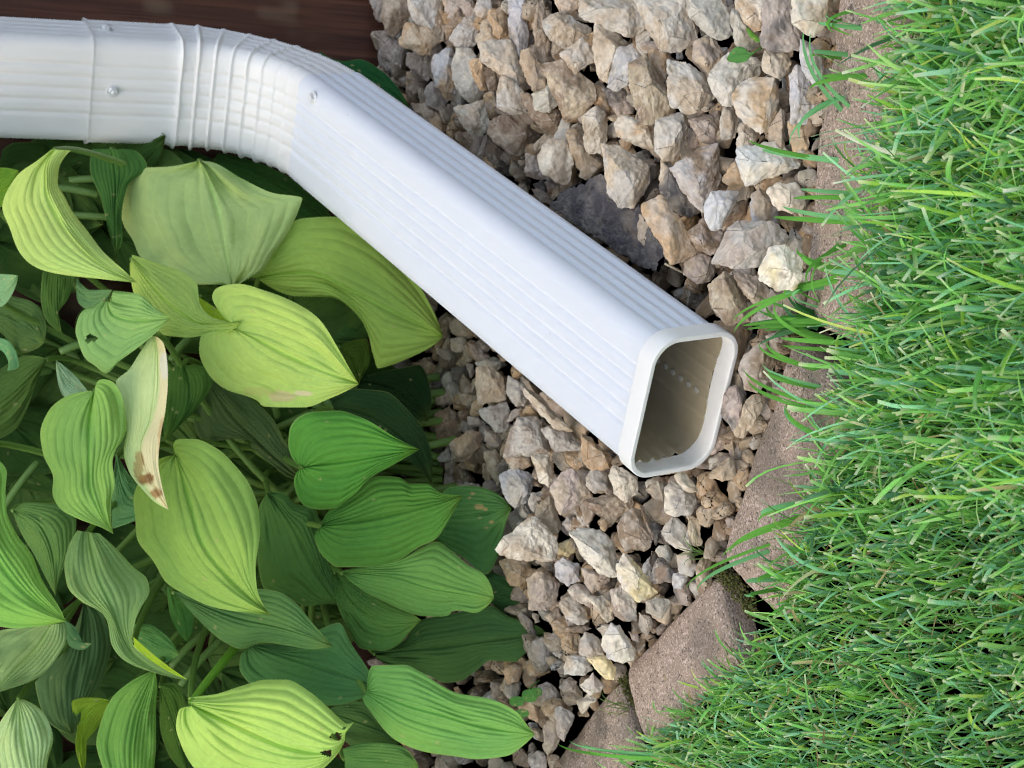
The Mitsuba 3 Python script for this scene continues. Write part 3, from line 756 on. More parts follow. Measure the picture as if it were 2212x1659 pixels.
for x in np.arange(-0.42, 0.60, 0.0105):
    ky = float(kerb_y(INNER_S, x))
    for dy in (0.006, 0.018):
        m, cc = loose(np.array([x + r.uniform(-.004, .004), ky + dy + r.uniform(-.002, .004), -0.011 + r.uniform(-.004, .006)]), r.uniform(0.010, 0.015), 400 + n % 50); n += 1
        fill.append(m); fcol.append(cc)
k = put('gravel', trimesh.util.concatenate(fill), 'stone_face', smooth=True, color=np.vstack(fcol))
tag(k, 'small crushed stones filling the gaps under the larger gravel', 'gravel', kind='stuff')

# ---------------------------------------------------------------- hosta
# name words, colour, depth at base, depth change to tip, sideways tilt, cup, L | M | R : edge, midrib, edge from base to tip (photograph pixels)
LEAVES = '''
grey|150,176,108|1.665|-.060|-.10|.25|430,347 360,360 285,363 262,420 259,448 267,486 288,521 299,549 340,582 390,605 427,615 470,614 502,622|430,347 448,385 465,430 478,480 490,550 497,590 502,622|430,347 452,349 521,385 590,417 653,429 642,462 611,521 590,549 569,583 531,606 502,622|broad pale grey green leaf hanging just below the elbow
yel|160,188,98|1.545|-.070|.25|.35|111,323 80,347 38,378 5,448 21,493 38,538 60,566 90,583 139,594 220,603 297,611|118,323 98,370 100,410 120,460 160,520 215,570 297,611|153,325 127,368 125,396 140,425 153,451 190,500 222,542 243,562 271,587 297,611|yellow green twisted leaf with a narrow neck behind the pipe
yelt|140,172,76|1.655|-.040|-.15|.25|545,600 575,545 620,490 650,472 720,468 800,500 880,580 930,660 958,727|560,600 660,590 760,630 860,680 958,727|560,605 640,640 713,642 779,690 791,712 797,727 803,757 807,770 817,796 850,787 880,775 930,750 958,727|yellow green leaf running under the lower pipe with a bitten lower edge
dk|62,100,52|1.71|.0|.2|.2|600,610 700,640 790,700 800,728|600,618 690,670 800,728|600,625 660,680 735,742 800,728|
yel|150,180,88|1.545|-.040|.18|.30|510,712 479,680 458,640 466,624 486,616 514,613 573,628 642,656 687,687 733,757 760,805 775,830|510,712 560,735 625,768 694,799 775,830|510,712 434,726 430,757 451,809 486,840 555,865 569,878 618,880 656,880 712,861 775,830|large yellow green leaf in the middle of the clump with a scorched pale edge
yel|150,180,90|1.585|-.050|-.25|.35|285,550 345,570 400,590 427,618 430,649 462,687 522,696|285,560 330,620 380,670 440,700 522,696|280,570 285,618 320,690 337,719 406,729 451,722 503,712 522,696|
brt|138,170,40|1.60|-.02|.2|.1|427,640 450,655 490,680 524,697|429,645 455,675 485,692 524,697|430,650 448,690 480,704 524,697|
chew|118,158,88|1.52|-.040|.22|.15|240,652 246,628 299,635 333,663 368,688|232,652 245,680 300,692 368,688|216,651 198,663 183,668 170,684 163,715 168,735 184,774 205,790 229,807 257,781 295,753 333,722 368,688|grey green chewed leaf with ragged edge and a hole
dry|176,196,132|1.515|-.060|-.7|-.1|326,726 300,765 278,799 250,826 262,870 274,924 267,976 278,1017 312,1062 335,1085 364,1101|332,726 337,770 337,819 326,903 305,965 323,1035 364,1101|340,728 354,743 363,812 358,882 347,941 342,1000 347,1035 364,1101|withered leaf folded along its midrib, its right half dried to cream and brown
big|124,166,78|1.500|-.070|-.12|.35|205,844 160,850 139,858 104,889 87,937 94,983 115,1035 113,1062 128,1097 170,1121 220,1140 245,1154|205,844 198,880 194,930 193,1035 212,1100 245,1154|205,840 213,822 222,819 240,823 267,868 273,924 262,955 250,972 243,1000 248,1045 240,1090 240,1118 245,1154|glossy green heart shaped leaf left of the withered one
gry|130,164,128|1.56|-.02|.1|.1|189,845 150,800 121,778|185,850 150,825 121,778|180,856 150,862 133,850 121,778|
big|128,164,74|1.515|-.070|-.20|.35|378,983 347,990 300,1040 288,1080 292,1118 295,1159 333,1215 358,1257 399,1284 462,1312 521,1322 585,1328|378,983 396,1035 418,1110 436,1170 486,1239 585,1328|378,983 374,960 385,948 417,948 469,969 503,1000 542,1052 559,1104 562,1145 552,1229 555,1270 565,1300 585,1328|large green leaf in the middle, its tip pointing to the lower pipe outlet side
deep|72,128,48|1.530|-.050|.25|.5|656,1010 632,990 623,960 625,930 642,903 677,889 729,887 783,903 852,944 906,971|656,1010 690,1004 729,998 800,988 906,971|656,1010 640,1022 635,1040 639,1062 660,1094 694,1101 724,1098 750,1080 772,1062 797,1035 852,1003 906,971|rounded glossy deep green leaf with strong ribs, next to the gravel
dull|76,98,58|1.625|-.01|.1|.2|440,800 500,832 542,861 590,906 614,951 639,986 650,1030|440,810 480,870 514,913 573,972 645,1032|430,820 417,903 444,955 510,948 573,993 628,1033 645,1038|dull shaded leaf stretching to the glossy round one
deep|68,116,46|1.545|-.045|.15|.4|694,1135 705,1110 740,1085 783,1050 800,1035 821,1028 862,1031 887,1045 921,1045 956,1066 1001,1070|694,1137 780,1125 860,1108 940,1090 1001,1070|694,1137 680,1159 690,1190 712,1215 729,1225 758,1225 817,1224 859,1211 908,1180 939,1166 967,1128 987,1093 1001,1070|dark green ribbed leaf with a yellowish tip below the rounded glossy one
dkk|76,122,64|1.590|-.02|.1|.25|925,1100 950,1070 974,1052 1015,1049 1060,1059 1105,1098|925,1125 1010,1115 1105,1098|930,1150 960,1180 1001,1205 1050,1241 1070,1215 1082,1180 1090,1140 1105,1098|dark green leaf with tan spots reaching over the gravel
mid|88,134,64|1.560|-.05|.1|.3|740,1232 790,1222 852,1213 908,1185 942,1170 977,1191 1008,1218 1050,1246 1067,1290|740,1238 840,1245 940,1272 1067,1292|742,1242 790,1280 835,1302 880,1322 914,1331 945,1332 970,1329 976,1321 991,1319 1026,1324 1050,1312 1067,1292|mid green leaf with a notched lower edge pointing to the gravel
mid|84,126,58|1.585|-.03|-.05|.4|725,1235 800,1275 882,1320 910,1340|725,1238 770,1310 840,1348 910,1340|722,1245 727,1298 750,1354 783,1402 828,1406 862,1392 890,1361 910,1340|
dkk|78,118,58|1.605|-.02|.1|.4|575,1066 608,1062 642,1090 677,1093 691,1128 705,1180 712,1222 740,1284 752,1331|580,1070 640,1150 690,1250 752,1331|575,1068 559,1100 556,1187 569,1270 621,1291 667,1310 694,1305 722,1306 752,1331|
gry|80,120,68|1.545|-.05|.2|.35|375,1277 470,1285 555,1272 597,1277 642,1305 670,1340 720,1396|375,1280 500,1330 620,1360 720,1396|378,1284 417,1326 451,1361 486,1388 521,1402 569,1388 625,1395 677,1402 720,1396|
gry|76,122,70|1.565|-.05|.12|.35|545,1392 620,1392 687,1361 731,1345 758,1389 790,1437 822,1487|545,1396 650,1430 740,1460 822,1487|540,1398 520,1415 517,1441 538,1475 600,1505 660,1520 713,1524 779,1510 822,1487|blue green leaf sloping down to the bright lowest leaf
dkk|68,104,56|1.600|-.015|.15|.3|800,1400 870,1385 908,1340 974,1326 1060,1309 1095,1329 1164,1354 1181,1368|810,1412 950,1398 1080,1382 1181,1368|815,1425 852,1441 921,1458 963,1475 991,1472 1026,1451 1060,1427 1112,1430 1130,1416 1164,1388 1181,1368|darkest low leaf lying out over the gravel
dkk|50,84,46|1.610|-.01|.1|.2|1030,1240 1050,1235 1095,1250 1125,1296|1030,1255 1075,1280 1125,1296|1035,1275 1065,1305 1098,1325 1125,1296|
lime|106,158,76|1.500|-.060|.12|.35|793,1489 795,1460 805,1438 873,1436 908,1451 956,1482 984,1496 1060,1510 1116,1538 1144,1573 1156,1586|791,1495 835,1508 880,1524 956,1545 1026,1566 1156,1586|789,1500 783,1507 803,1541 852,1597 921,1625 991,1635 1026,1640 1095,1633 1130,1611 1156,1586|bright green leaf lowest by the gravel, its tip lying on the stones
lime2|156,192,92|1.475|-.040|.15|.55|413,1522 407,1508 430,1504 462,1500 521,1482 576,1468 618,1468 667,1493 715,1534 738,1556 750,1564 765,1560 748,1580 745,1600|413,1524 480,1553 555,1588 625,1616 694,1628 745,1600|411,1526 389,1531 380,1569 392,1611 420,1660 500,1712 600,1715 680,1675 715,1645 738,1615 745,1600|light green striped leaf with bite holes near its tip at the bottom edge
big|104,152,66|1.510|-.05|.15|.4|333,1448 300,1462 278,1475 240,1510 215,1569 208,1604 222,1659 250,1720 290,1760|333,1448 312,1500 292,1560 283,1640 290,1760|334,1448 340,1482 337,1534 337,1604 333,1659 320,1720 290,1760|
twist|122,156,92|1.490|-.085|.2|.35|167,1146 148,1180 139,1222 146,1267 174,1298 222,1326 233,1347 240,1389 264,1423 326,1451 404,1468|190,1150 200,1200 212,1245 240,1310 262,1370 295,1425 404,1468|215,1152 253,1187 288,1225 319,1253 323,1277 305,1312 292,1343 285,1385 312,1416 347,1441 404,1468|grey green twisted leaf with a long drawn out tip
brt|140,176,36|1.512|-.07|.2|.1|287,1375 310,1395 333,1415 404,1467|290,1385 325,1425 404,1467|289,1395 320,1432 404,1467|
big|114,164,70|1.440|-.050|-.25|.35|-70,960 -20,985 0,996 15,1021 12,1062 14,1100 35,1152 69,1198 90,1250 132,1319 142,1343|-75,970 -50,1100 10,1230 142,1343|-90,980 -130,1100 -120,1250 -60,1335 35,1357 97,1351 142,1343|bright green leaf cut by the left edge, its tip over a pale one
pale|132,162,100|1.500|-.03|.2|.3|140,1345 144,1378 128,1413 80,1465 17,1489 -20,1500|110,1350 80,1400 30,1450 -20,1500|60,1355 0,1362 -50,1420 -20,1500|
mid|86,122,62|1.555|-.05|.2|.5|28,1100 60,1085 128,1090 165,1125 160,1180 139,1222 120,1287|28,1103 90,1140 115,1210 120,1287|28,1106 45,1150 75,1200 100,1250 120,1287|
gry|78,108,66|1.580|-.06|.2|.45|180,1300 150,1380 110,1430 76,1472 80,1500 104,1559 156,1587|180,1300 175,1400 160,1500 156,1587|182,1300 222,1329 240,1395 222,1465 201,1506 156,1587|
gry|84,126,80|1.545|-.02|.2|.3|140,1338 165,1358 185,1390 199,1389|140,1350 165,1385 199,1389|142,1362 150,1395 175,1404 199,1389|
pale|164,194,126|1.490|-.05|-.2|.4|40,1508 90,1535 115,1597 104,1640 90,1740|40,1510 50,1600 90,1740|38,1510 0,1560 -30,1620 -10,1700 90,1740|pale shiny leaf in the lower left corner
brt|132,164,40|1.545|-.03|.3|.5|236,1513 187,1506 153,1518 155,1545 167,1569 163,1604 180,1670|236,1515 200,1530 178,1570 174,1604 180,1670|236,1517 229,1545 205,1580 187,1604 186,1640 180,1670|narrow yellow green leaf curling at the bottom edge
dkk|72,106,42|1.600|-.03|.1|.3|348,1478 375,1475 400,1520 395,1590 410,1680|347,1484 375,1560 410,1680|345,1490 345,1560 360,1620 410,1680|
gry|112,152,104|1.53|-.03|.2|.2|-40,595 0,592 39,595|-40,625 0,622 39,595|-40,665 0,663 30,628 39,595|
mid|72,104,46|1.60|-.03|.15|.2|125,575 95,583 88,640 95,680 134,721|128,575 125,640 134,721|130,575 160,598 150,640 120,690 134,721|
gry|92,132,84|1.60|-.02|.1|.3|165,600 195,626 242,626|165,620 200,645 242,627|165,640 170,655 190,668 242,628|
dull|84,114,60|1.63|-.02|.1|.3|-30,635 60,648 95,680 100,710 94,742|-30,670 50,700 94,742|-30,705 0,718 50,762 94,742|
gry|100,150,96|1.575|-.02|.2|.4|-20,728 12,733 37,765 41,790 15,802|-20,738 22,765 15,802|-20,748 8,762 18,785 15,802|
dull|80,110,52|1.61|-.03|.1|.4|100,775 60,768 0,798 -40,830 -60,910|100,777 30,850 -60,910|100,780 78,830 60,880 30,930 -20,952 -60,910|
mid|70,106,46|1.59|-.03|.1|.35|400,788 448,793 459,823 434,871 392,917 356,952|395,790 410,850 356,952|390,790 368,795 354,850 353,910 356,952|
gry|86,132,82|1.565|-.03|.1|.2|255,985 290,1040 330,1080 348,1096|253,985 275,1070 348,1096|250,985 244,1050 241,1100 243,1142 300,1122 348,1096|
dkk|62,102,48|1.665|-.03|.1|.2|200,322 194,360 218,430 235,500 250,552|240,322 250,400 248,480 250,552|280,322 297,328 318,360 277,400 263,470 265,510 250,552|
brt|92,132,36|1.60|-.02|.1|.2|-40,370 0,362 40,368|-40,410 0,405 40,368|-40,450 5,447 40,368|
gry|78,126,66|1.55|-.03|.1|.3|290,1348 320,1348 350,1365 387,1413|290,1365 330,1385 387,1413|290,1382 310,1412 340,1433 387,1413|
mid|74,122,56|1.57|-.03|.1|.2|361,1268 366,1322 382,1361 404,1387|370,1268 390,1320 404,1387|380,1268 400,1300 418,1335 404,1387|
gry|76,112,62|1.60|-.02|.1|.3|713,1529 783,1515 822,1560 872,1602|713,1540 790,1565 872,1602|713,1550 735,1590 770,1614 830,1613 872,1602|
gry|92,138,70|1.555|-.02|.1|.3|740,1618 790,1604 860,1609 905,1655|745,1640 820,1645 905,1655|745,1665 800,1695 870,1692 905,1655|
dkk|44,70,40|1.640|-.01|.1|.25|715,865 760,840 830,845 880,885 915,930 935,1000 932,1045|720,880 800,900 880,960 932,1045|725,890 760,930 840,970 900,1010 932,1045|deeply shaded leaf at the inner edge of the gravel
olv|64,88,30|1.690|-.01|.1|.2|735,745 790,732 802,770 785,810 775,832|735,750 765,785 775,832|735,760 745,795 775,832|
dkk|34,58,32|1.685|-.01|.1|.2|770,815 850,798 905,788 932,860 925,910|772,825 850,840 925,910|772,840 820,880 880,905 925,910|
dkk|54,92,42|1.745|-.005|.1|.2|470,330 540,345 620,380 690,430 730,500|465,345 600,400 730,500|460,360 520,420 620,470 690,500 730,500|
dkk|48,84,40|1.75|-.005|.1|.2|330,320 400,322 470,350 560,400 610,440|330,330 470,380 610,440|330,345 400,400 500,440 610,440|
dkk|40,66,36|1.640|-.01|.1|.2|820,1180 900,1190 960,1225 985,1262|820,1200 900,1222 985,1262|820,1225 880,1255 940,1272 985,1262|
'''
VEIN = 6
def make_leaf(rec, idx):
    r = np.random.default_rng(900 + idx)
    name, colr, z0, dz, roll, cup, Ls, Ms, Rs, lab = rec
    P = lambda s: np.array([[float(a) for a in q.split(',')] for q in s.split()])
    NS, NT = (64, 121) if idx < 100 else (40, 41)
    L, M, R = (curve(P(s), NS) for s in (Ls, Ms, Rs))
    col = srgb(*[float(a) for a in colr.split(',')]); col = 1.60 * (0.95 * col + 0.05 * (col @ [0.3, 0.6, 0.1])) * np.array([1.07, 1.0, 0.95])
    t = np.linspace(-1, 1, NT)
    s = np.linspace(0, 1, NS)
    at_ = np.abs(t)
    edge = np.where(t[None, :, None] < 0, L[:, None], R[:, None])
    # a gentle serration and waviness of the margin
    XY = M[:, None] + (edge - M[:, None]) * at_[None, :, None]
    w = np.linalg.norm(L - R, axis=1) / FPX * z0
    wmax = w.max()
    ln = np.linalg.norm(np.diff(M, axis=0), axis=1).sum() / FPX * z0
    env = np.clip(np.sin(math.pi * np.clip(s * 0.93 + 0.07, 0, 1)), 0, 1) ** 0.6
    q = np.abs(np.sin(math.pi * VEIN * at_)) ** 0.9
    amp = min(0.0017, wmax * 0.021) * (1.55 if name in ('deep', 'lime2', 'lime') else 1.0)
    nz = meshkit.fbm(np.stack(np.broadcast_arrays(s[:, None] * 5 + idx * 3.1, t[None] * 3.5, 0.0), -1), 1, seed=idx) - 0.5
    Z = z0 + dz * (0.35 * s + 0.65 * s ** 2)[:, None] + roll * (w / 2)[:, None] * t[None] + cup * (w / 2)[:, None] * (at_ ** 2.2)[None] \
        - amp * env[:, None] * q[None] * (1 - 0.35 * at_)[None] + 0.0022 * (wmax / 0.08) * np.exp(-(at_ / 0.045) ** 2)[None] * env[:, None] + 0.010 * wmax / 0.1 * nz \
        + 0.05 * wmax * (at_ ** 3)[None] * np.sin(2 * math.pi * (r.uniform(1.2, 2.2) * s[:, None] + r.random() + 0.2 * np.sign(t)[None]))
    V = at(XY[..., 0], XY[..., 1], Z)
    # colour of the blade: paler ribs, mottling, pale thin margin
    rib = (np.abs(np.sin(math.pi * VEIN * at_)) < 0.22)[None] * 1.0 * (at_ < 0.97)[None]
    mid = np.exp(-(at_ / 0.035) ** 2)[None]
    mot = meshkit.fbm(np.stack(np.broadcast_arrays(s[:, None] * 60 + idx, t[None] * 22, 0.0), -1), 3, seed=idx + 40)
    low = meshkit.fbm(np.stack(np.broadcast_arrays(s[:, None] * 3 + idx, t[None] * 2, 0.0), -1), 2, seed=idx + 80)
    k = 0.90 + 0.16 * (mot - 0.5) + 0.16 * (low - 0.4) + 0.07 * rib * env[:, None] + 0.40 * mid * (1 - 0.7 * s)[:, None]
    C = col[None, None] * k[..., None] * np.array([1.0, 1.0, 1.0])
    C = C + (low[..., None] - 0.5) * col * np.array([0.18, 0.04, -0.1])
    C = C + (0.22 * (at_ > 0.982))[None, :, None] * (srgb(190, 210, 120) - C)
    tipk = np.clip((s - 0.80) / 0.2, 0, 1)[:, None, None] ** 1.5
    C = C * (1 - 0.25 * tipk) + 0.25 * tipk * srgb(150, 160, 60)
    def patch(cx, cy, rx, ry, c, a, seed):
        nonlocal C
        d = np.hypot((XY[..., 0] - cx) / rx, (XY[..., 1] - cy) / ry) + 1.1 * (meshkit.fbm(XY[..., [0, 1, 1]] / 14.0, 3, seed=seed) - 0.5)
        m = np.clip((1.0 - d) * 4, 0, 1)[..., None] * a
        C = C * (1 - m) + m * srgb(*c)
    if 'scorched' in lab:
        patch(610, 858, 34, 13, (206, 190, 140), .8, 1); patch(655, 850, 22, 6, (226, 208, 170), .8, 2); patch(560, 845, 40, 10, (190, 186, 110), .5, 3)
    if name == 'dry':
        # the half right of the fold has dried out, browning to the tip
        dry = np.clip((t[None] * 1.6 + np.clip(s[:, None] * 2.4 - 1.2, -.35, 1)) * 2.4 + 0.9 * nz, 0, 1)[..., None]
        C = C * (1 - dry) + dry * 1.2 * srgb(228, 212, 164)
        patch(318, 1035, 22, 14, (150, 104, 60), .9, 4); patch(352, 960, 12, 60, (196, 160, 110), .6, 5); patch(300, 1010, 14, 40, (176, 136, 84), .7, 6); patch(338, 1066, 12, 12, (170, 120, 70), .8, 8)
        patch(354, 790, 10, 34, (236, 232, 214), .7, 9)
    if 'tan spots' in lab:
        for j, (a, b, c) in enumerate([(1035, 1096, 10), (1048, 1100, 6), (1020, 1066, 5), (1062, 1128, 6), (1050, 1140, 5), (1015, 1075, 4)]): patch(a, b, c, c * .7, (190, 168, 112), .8, 20 + j)
    for j in range(r.integers(1, 5)):
        a, b = r.integers(8, NS - 8), r.integers(6, NT - 6)
        patch(XY[a, b, 0], XY[a, b, 1], r.uniform(2, 5), r.uniform(2, 4), (196, 190, 130), .5, 60 + j)
    F = grid_faces(NS, NT)
    holes = {'chew': [(196, 731, 13, 9)], 'lime2': [(727, 1591, 13, 8), (708, 1627, 12, 7), (742, 1572, 6, 4)], 'dull': [(525, 965, 16, 18)]}.get(name, [])
    if name == 'dull' and idx > 20: holes = []
    xyf = XY.reshape(-1, 2)[F].mean(1)
    keep = np.ones(len(F), bool)
    for hx, hy, a, b in holes:
        ang = np.arctan2(xyf[:, 1] - hy, xyf[:, 0] - hx)
        keep &= np.hypot((xyf[:, 0] - hx) / a, (xyf[:, 1] - hy) / b) > 1 + 0.22 * np.sin(3 * ang + hx)
    return trimesh.Trimesh(V.reshape(-1, 3), tri(F[keep]), process=False), np.clip(C.reshape(-1, 3), 0.004, 0.9), M, z0, col

HOSTA = 'hosta_plant'
tag(HOSTA, 'large hosta clump with overlapping ribbed green leaves beside the downspout', 'plant')
CROWN = np.array([-0.085, 1.62, 0.04])
def stalk_to(base, direction, crown, r0, col, parent, seed):
    r = np.random.default_rng(seed)
    c1 = base + direction * 0.10
    c2 = crown + np.array([0, 0.04, 0.16]) + (base - crown) * 0.15
    u = np.linspace(0, 1, 16)[:, None]
    p = (1 - u) ** 3 * base + 3 * (1 - u) ** 2 * u * c1 + 3 * (1 - u) * u ** 2 * c2 + u ** 3 * crown
    m = tube(p, np.linspace(r0 * 0.75, r0 * 1.2, 16), 8)
    cc = np.tile(col, (len(m.vertices), 1)) * (0.8 + 0.4 * meshkit.fbm(m.vertices * 90, 2, seed=seed))[:, None]
    put(parent + '__stalk', m, 'stalk_skin', smooth=True, color=cc)
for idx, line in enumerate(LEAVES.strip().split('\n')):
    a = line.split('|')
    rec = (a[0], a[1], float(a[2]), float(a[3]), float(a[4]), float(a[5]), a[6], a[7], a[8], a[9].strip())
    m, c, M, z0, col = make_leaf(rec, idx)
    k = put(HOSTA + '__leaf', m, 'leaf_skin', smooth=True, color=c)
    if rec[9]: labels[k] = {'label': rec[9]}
    base = at(M[0, 0], M[0, 1], z0 + 0.002)
    back = at(M[0, 0], M[0, 1], z0) - at(M[5, 0], M[5, 1], z0)
    back = back / np.linalg.norm(back) * 0.25 + VIEW * 1.1
    crown = CROWN + rng.normal(0, 1, 3) * np.array([0.05, 0.03, 0])
    if idx == 1: crown = np.array([0.17, 1.715, 0.06])
    stalk_to(base, back, crown, 0.0032, srgb(112, 146, 66) * 0.8, k, 2000 + idx)
# the fleshy stalk of the striped leaf shows in full
p = [at(413, 1520, 1.476), at(440, 1482, 1.50), at(474, 1440, 1.53), at(508, 1398, 1.565), at(540, 1350, 1.61)]
m = tube(curve(p, 20), np.linspace(0.0030, 0.0042, 20), 10)
put(HOSTA + '__stalk', m, 'stalk_skin', smooth=True, color=np.tile(srgb(112, 160, 50), (len(m.vertices), 1)))
# more stalks and shaded leaves inside the clump
for i, (x0, y0, x1, y1, z) in enumerate([(0, 840, 110, 800, 1.64), (130, 760, 230, 735, 1.62), (370, 780, 410, 730, 1.62), (20, 400, 210, 420, 1.68), (150, 390, 260, 395, 1.69), (20, 470, 240, 470, 1.69), (0, 1110, 80, 1000, 1.60), (390, 1480, 480, 1380, 1.60), (370, 1440, 450, 1360, 1.61), (10, 1290, 60, 1180, 1.6), (560, 800, 600, 900, 1.66), (700, 860, 800, 1000, 1.67), (230, 870, 300, 960, 1.62)]):
    p = [at(x0, y0, z), at((x0 + x1) / 2, (y0 + y1) / 2 - 6, z + 0.004), at(x1, y1, z + 0.015)]
    m = tube(curve(p, 10), 0.0034, 8)
    put(HOSTA + '__stalk', m, 'stalk_skin', smooth=True, color=np.tile(srgb(100, 132, 66), (len(m.vertices), 1)))
r = np.random.default_rng(77)
n0 = 200
for i in range(112):
    x, y = (r.uniform(-80, 720), r.uniform(420, 1720)) if i < 90 else (r.uniform(-60, 330), r.uniform(330, 520))
    if y < 640 and x > 420: continue
    if x > 560 and y > 900 and y < 1120: x -= 140
    a, ln, wd = r.uniform(-0.5, 1.1), r.uniform(150, 260), r.uniform(55, 100)
    d, nn = np.array([math.cos(a), math.sin(a)]), np.array([math.sin(a), -math.cos(a)])
    S = np.array([0, .08, .25, .5, .75, .92, 1.0]); Wd = np.array([0, .6, .95, 1, .62, .22, 0])
    st = lambda q: ' '.join(f'{u:.0f},{v:.0f}' for u, v in q)
    Mx = np.array([x, y]) + (S * ln)[:, None] * d
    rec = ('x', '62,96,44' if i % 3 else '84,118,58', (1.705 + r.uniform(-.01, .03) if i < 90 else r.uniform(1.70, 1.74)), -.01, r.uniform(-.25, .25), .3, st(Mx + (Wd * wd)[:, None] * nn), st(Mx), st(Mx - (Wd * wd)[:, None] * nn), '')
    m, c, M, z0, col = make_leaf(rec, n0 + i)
    c = c * 0.75  # darkened colour: shade deep in the clump is painted into these leaves
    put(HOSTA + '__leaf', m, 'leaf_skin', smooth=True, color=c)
# the clump goes on beyond the frame, to the left and below
for i in range(70):
    if i < 30: x, y, z = r.uniform(-620, -230), r.uniform(350, 1900), r.uniform(1.54, 1.66)
    else: x, y, z = r.uniform(-500, 820), r.uniform(1830, 2450), r.uniform(1.44, 1.58)
    a, ln, wd = r.uniform(-0.4, 0.6), r.uniform(200, 300), r.uniform(75, 115)
    if i < 30: ln = min(ln, -100 - x)
    d, nn = np.array([math.cos(a), math.sin(a)]), np.array([math.sin(a), -math.cos(a)])
    Mx = np.array([x, y]) + (S * ln)[:, None] * d
    rec = ('x', ('88,130,62', '112,150,72', '74,110,52')[i % 3], z, -.05, r.uniform(-.3, .3), .3, st(Mx + (Wd * wd)[:, None] * nn), st(Mx), st(Mx - (Wd * wd)[:, None] * nn), '')
    m, c, M, z0, col = make_leaf(rec, n0 + 100 + i)
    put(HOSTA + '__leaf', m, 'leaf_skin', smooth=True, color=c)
# a second hosta behind the elbow
H2 = 'hosta_plant_001'
tag(H2, 'dark green hosta leaf poking out behind the downspout beside the timber wall', 'plant')
m, c, M, z0, col = make_leaf(('z', '34,82,44', 1.775, -.02, .1, .3, '690,110 745,132 775,128 820,150 860,190 887,238', '690,135 790,165 887,238', '690,150 745,175 800,215 887,238', ''), 300)
k = put(H2 + '__leaf', m, 'leaf_skin', smooth=True, color=c)
stalk_to(at(690, 130, 1.778), VIEW * 0.3 + UP * 0.3, np.array([0.16, 1.70, 0.05]), 0.003, srgb(90, 120, 60), k, 3000)

# ---------------------------------------------------------------- lawn
xs, ys = np.linspace(-0.55, 0.55, 90), np.linspace(0, 1, 30)
gx = np.repeat(xs[:, None], 30, 1)
gy = 0.42 + (kerb_y(OUTER_S, xs)[:, None] - 0.42) * ys[None]
gz = -0.012 + 0.006 * (meshkit.fbm(np.stack([gx * 18, gy * 18, 0 * gx], -1), 3) - 0.5)
k = put('lawn_soil', trimesh.Trimesh(np.stack([gx, gy, gz], -1).reshape(-1, 3), tri(grid_faces(90, 30)), process=False), 'dark_soil', smooth=True)
tag(k, 'dark soil of the lawn beneath the grass', kind='structure')

def blades(x, y, z, ln, wd, az, l0, l1, twist, tipw, col, tipcol, seg=7):
    """Grass blades as folded strips: root, length, width, direction of lean, lean at root and at tip."""
    n = len(x)
    s = np.linspace(0, 1, seg + 1)
    lean = l0[:, None] + (l1 - l0)[:, None] * s[None] ** 1.3
    azs = az[:, None] + twist[:, None] * s[None]
    st = (ln / seg)[:, None]
    dx, dy, dz = np.sin(lean) * np.cos(azs), np.sin(lean) * np.sin(azs), np.cos(lean)
    cum = lambda d: np.concatenate([np.zeros((n, 1)), np.cumsum(d[:, 1:] * st, 1)], 1)
    P = np.stack([x[:, None] + cum(dx), y[:, None] + cum(dy), z[:, None] + cum(dz)], -1)
    Tn = np.stack([dx, dy, dz], -1)
    face = rng.uniform(0, 2 * math.pi, n)
    ref = np.stack([np.cos(face), np.sin(face), 0.3 * rng.normal(size=n)], -1)[:, None]
    side = np.cross(Tn, np.broadcast_to(ref, Tn.shape)); side /= np.linalg.norm(side, axis=2, keepdims=True) + 1e-9
    up = np.cross(side, Tn)
    prof = np.minimum(1, 0.55 + 1.6 * s)[None] * (1 - (1 - tipw)[:, None] * np.clip((s - 0.35) / 0.65, 0, 1)[None] ** 1.6)
    W = (wd[:, None] * prof)[..., None] / 2
    fold = (0.22 * wd)[:, None, None]
    V = np.stack([P - side * W, P - up * fold * prof[..., None], P + side * W], 2)
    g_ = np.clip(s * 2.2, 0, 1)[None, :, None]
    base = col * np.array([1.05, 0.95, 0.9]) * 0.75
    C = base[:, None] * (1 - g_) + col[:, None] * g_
    tp = np.clip((s - (1 - 0.9 / seg)) / (0.9 / seg), 0, 1)[None, :, None] * tipcol[:, None, 3:4]
    C = C * (1 - tp) + tipcol[:, None, :3] * tp
    C = np.repeat(C[:, :, None], 3, 2); C[:, :, 1] *= 1.10
    i, a, b = np.meshgrid(np.arange(n), np.arange(seg), np.arange(2), indexing='ij')
    o = i * (seg + 1) * 3 + a * 3 + b
    F = np.stack([o, o + 1, o + 4, o + 3], -1).reshape(-1, 4)
    return V.reshape(-1, 3), tri(F), C.reshape(-1, 3)

rng = np.random.default_rng(11)
N = 24500
x = rng.uniform(-0.42, 0.42, N * 3); y = rng.uniform(0.60, 1.30, N * 3)
ky = kerb_y(OUTER_S, x)
ok = (y < ky + 0.004)
x, y, ky = x[ok][:N], y[ok][:N], ky[ok][:N]
n = len(x)
edge = np.clip((y - (ky - 0.035)) / 0.035, 0, 1)
zone = meshkit.fbm(np.stack([x * 9, y * 9, 0 * x], -1), 2, seed=3)
short = np.clip((-x - 0.02) / 0.16, 0, 1)                     # the lawn is mown lower towards the bottom of the photograph
ln = np.clip(rng.normal(0.046, 0.010, n), 0.020, 0.078) * (1 - 0.45 * short) * (0.85 + 0.3 * zone)
under = rng.random(n) < 0.30
ln = np.where(under, ln * rng.uniform(0.35, 0.7, n), ln)
wd = np.where(rng.random(n) < 0.30, rng.uniform(0.0029, 0.0041, n), rng.uniform(0.0014, 0.0027, n)) * (1 - 0.25 * short)
az = rng.uniform(0, 2 * math.pi, n)
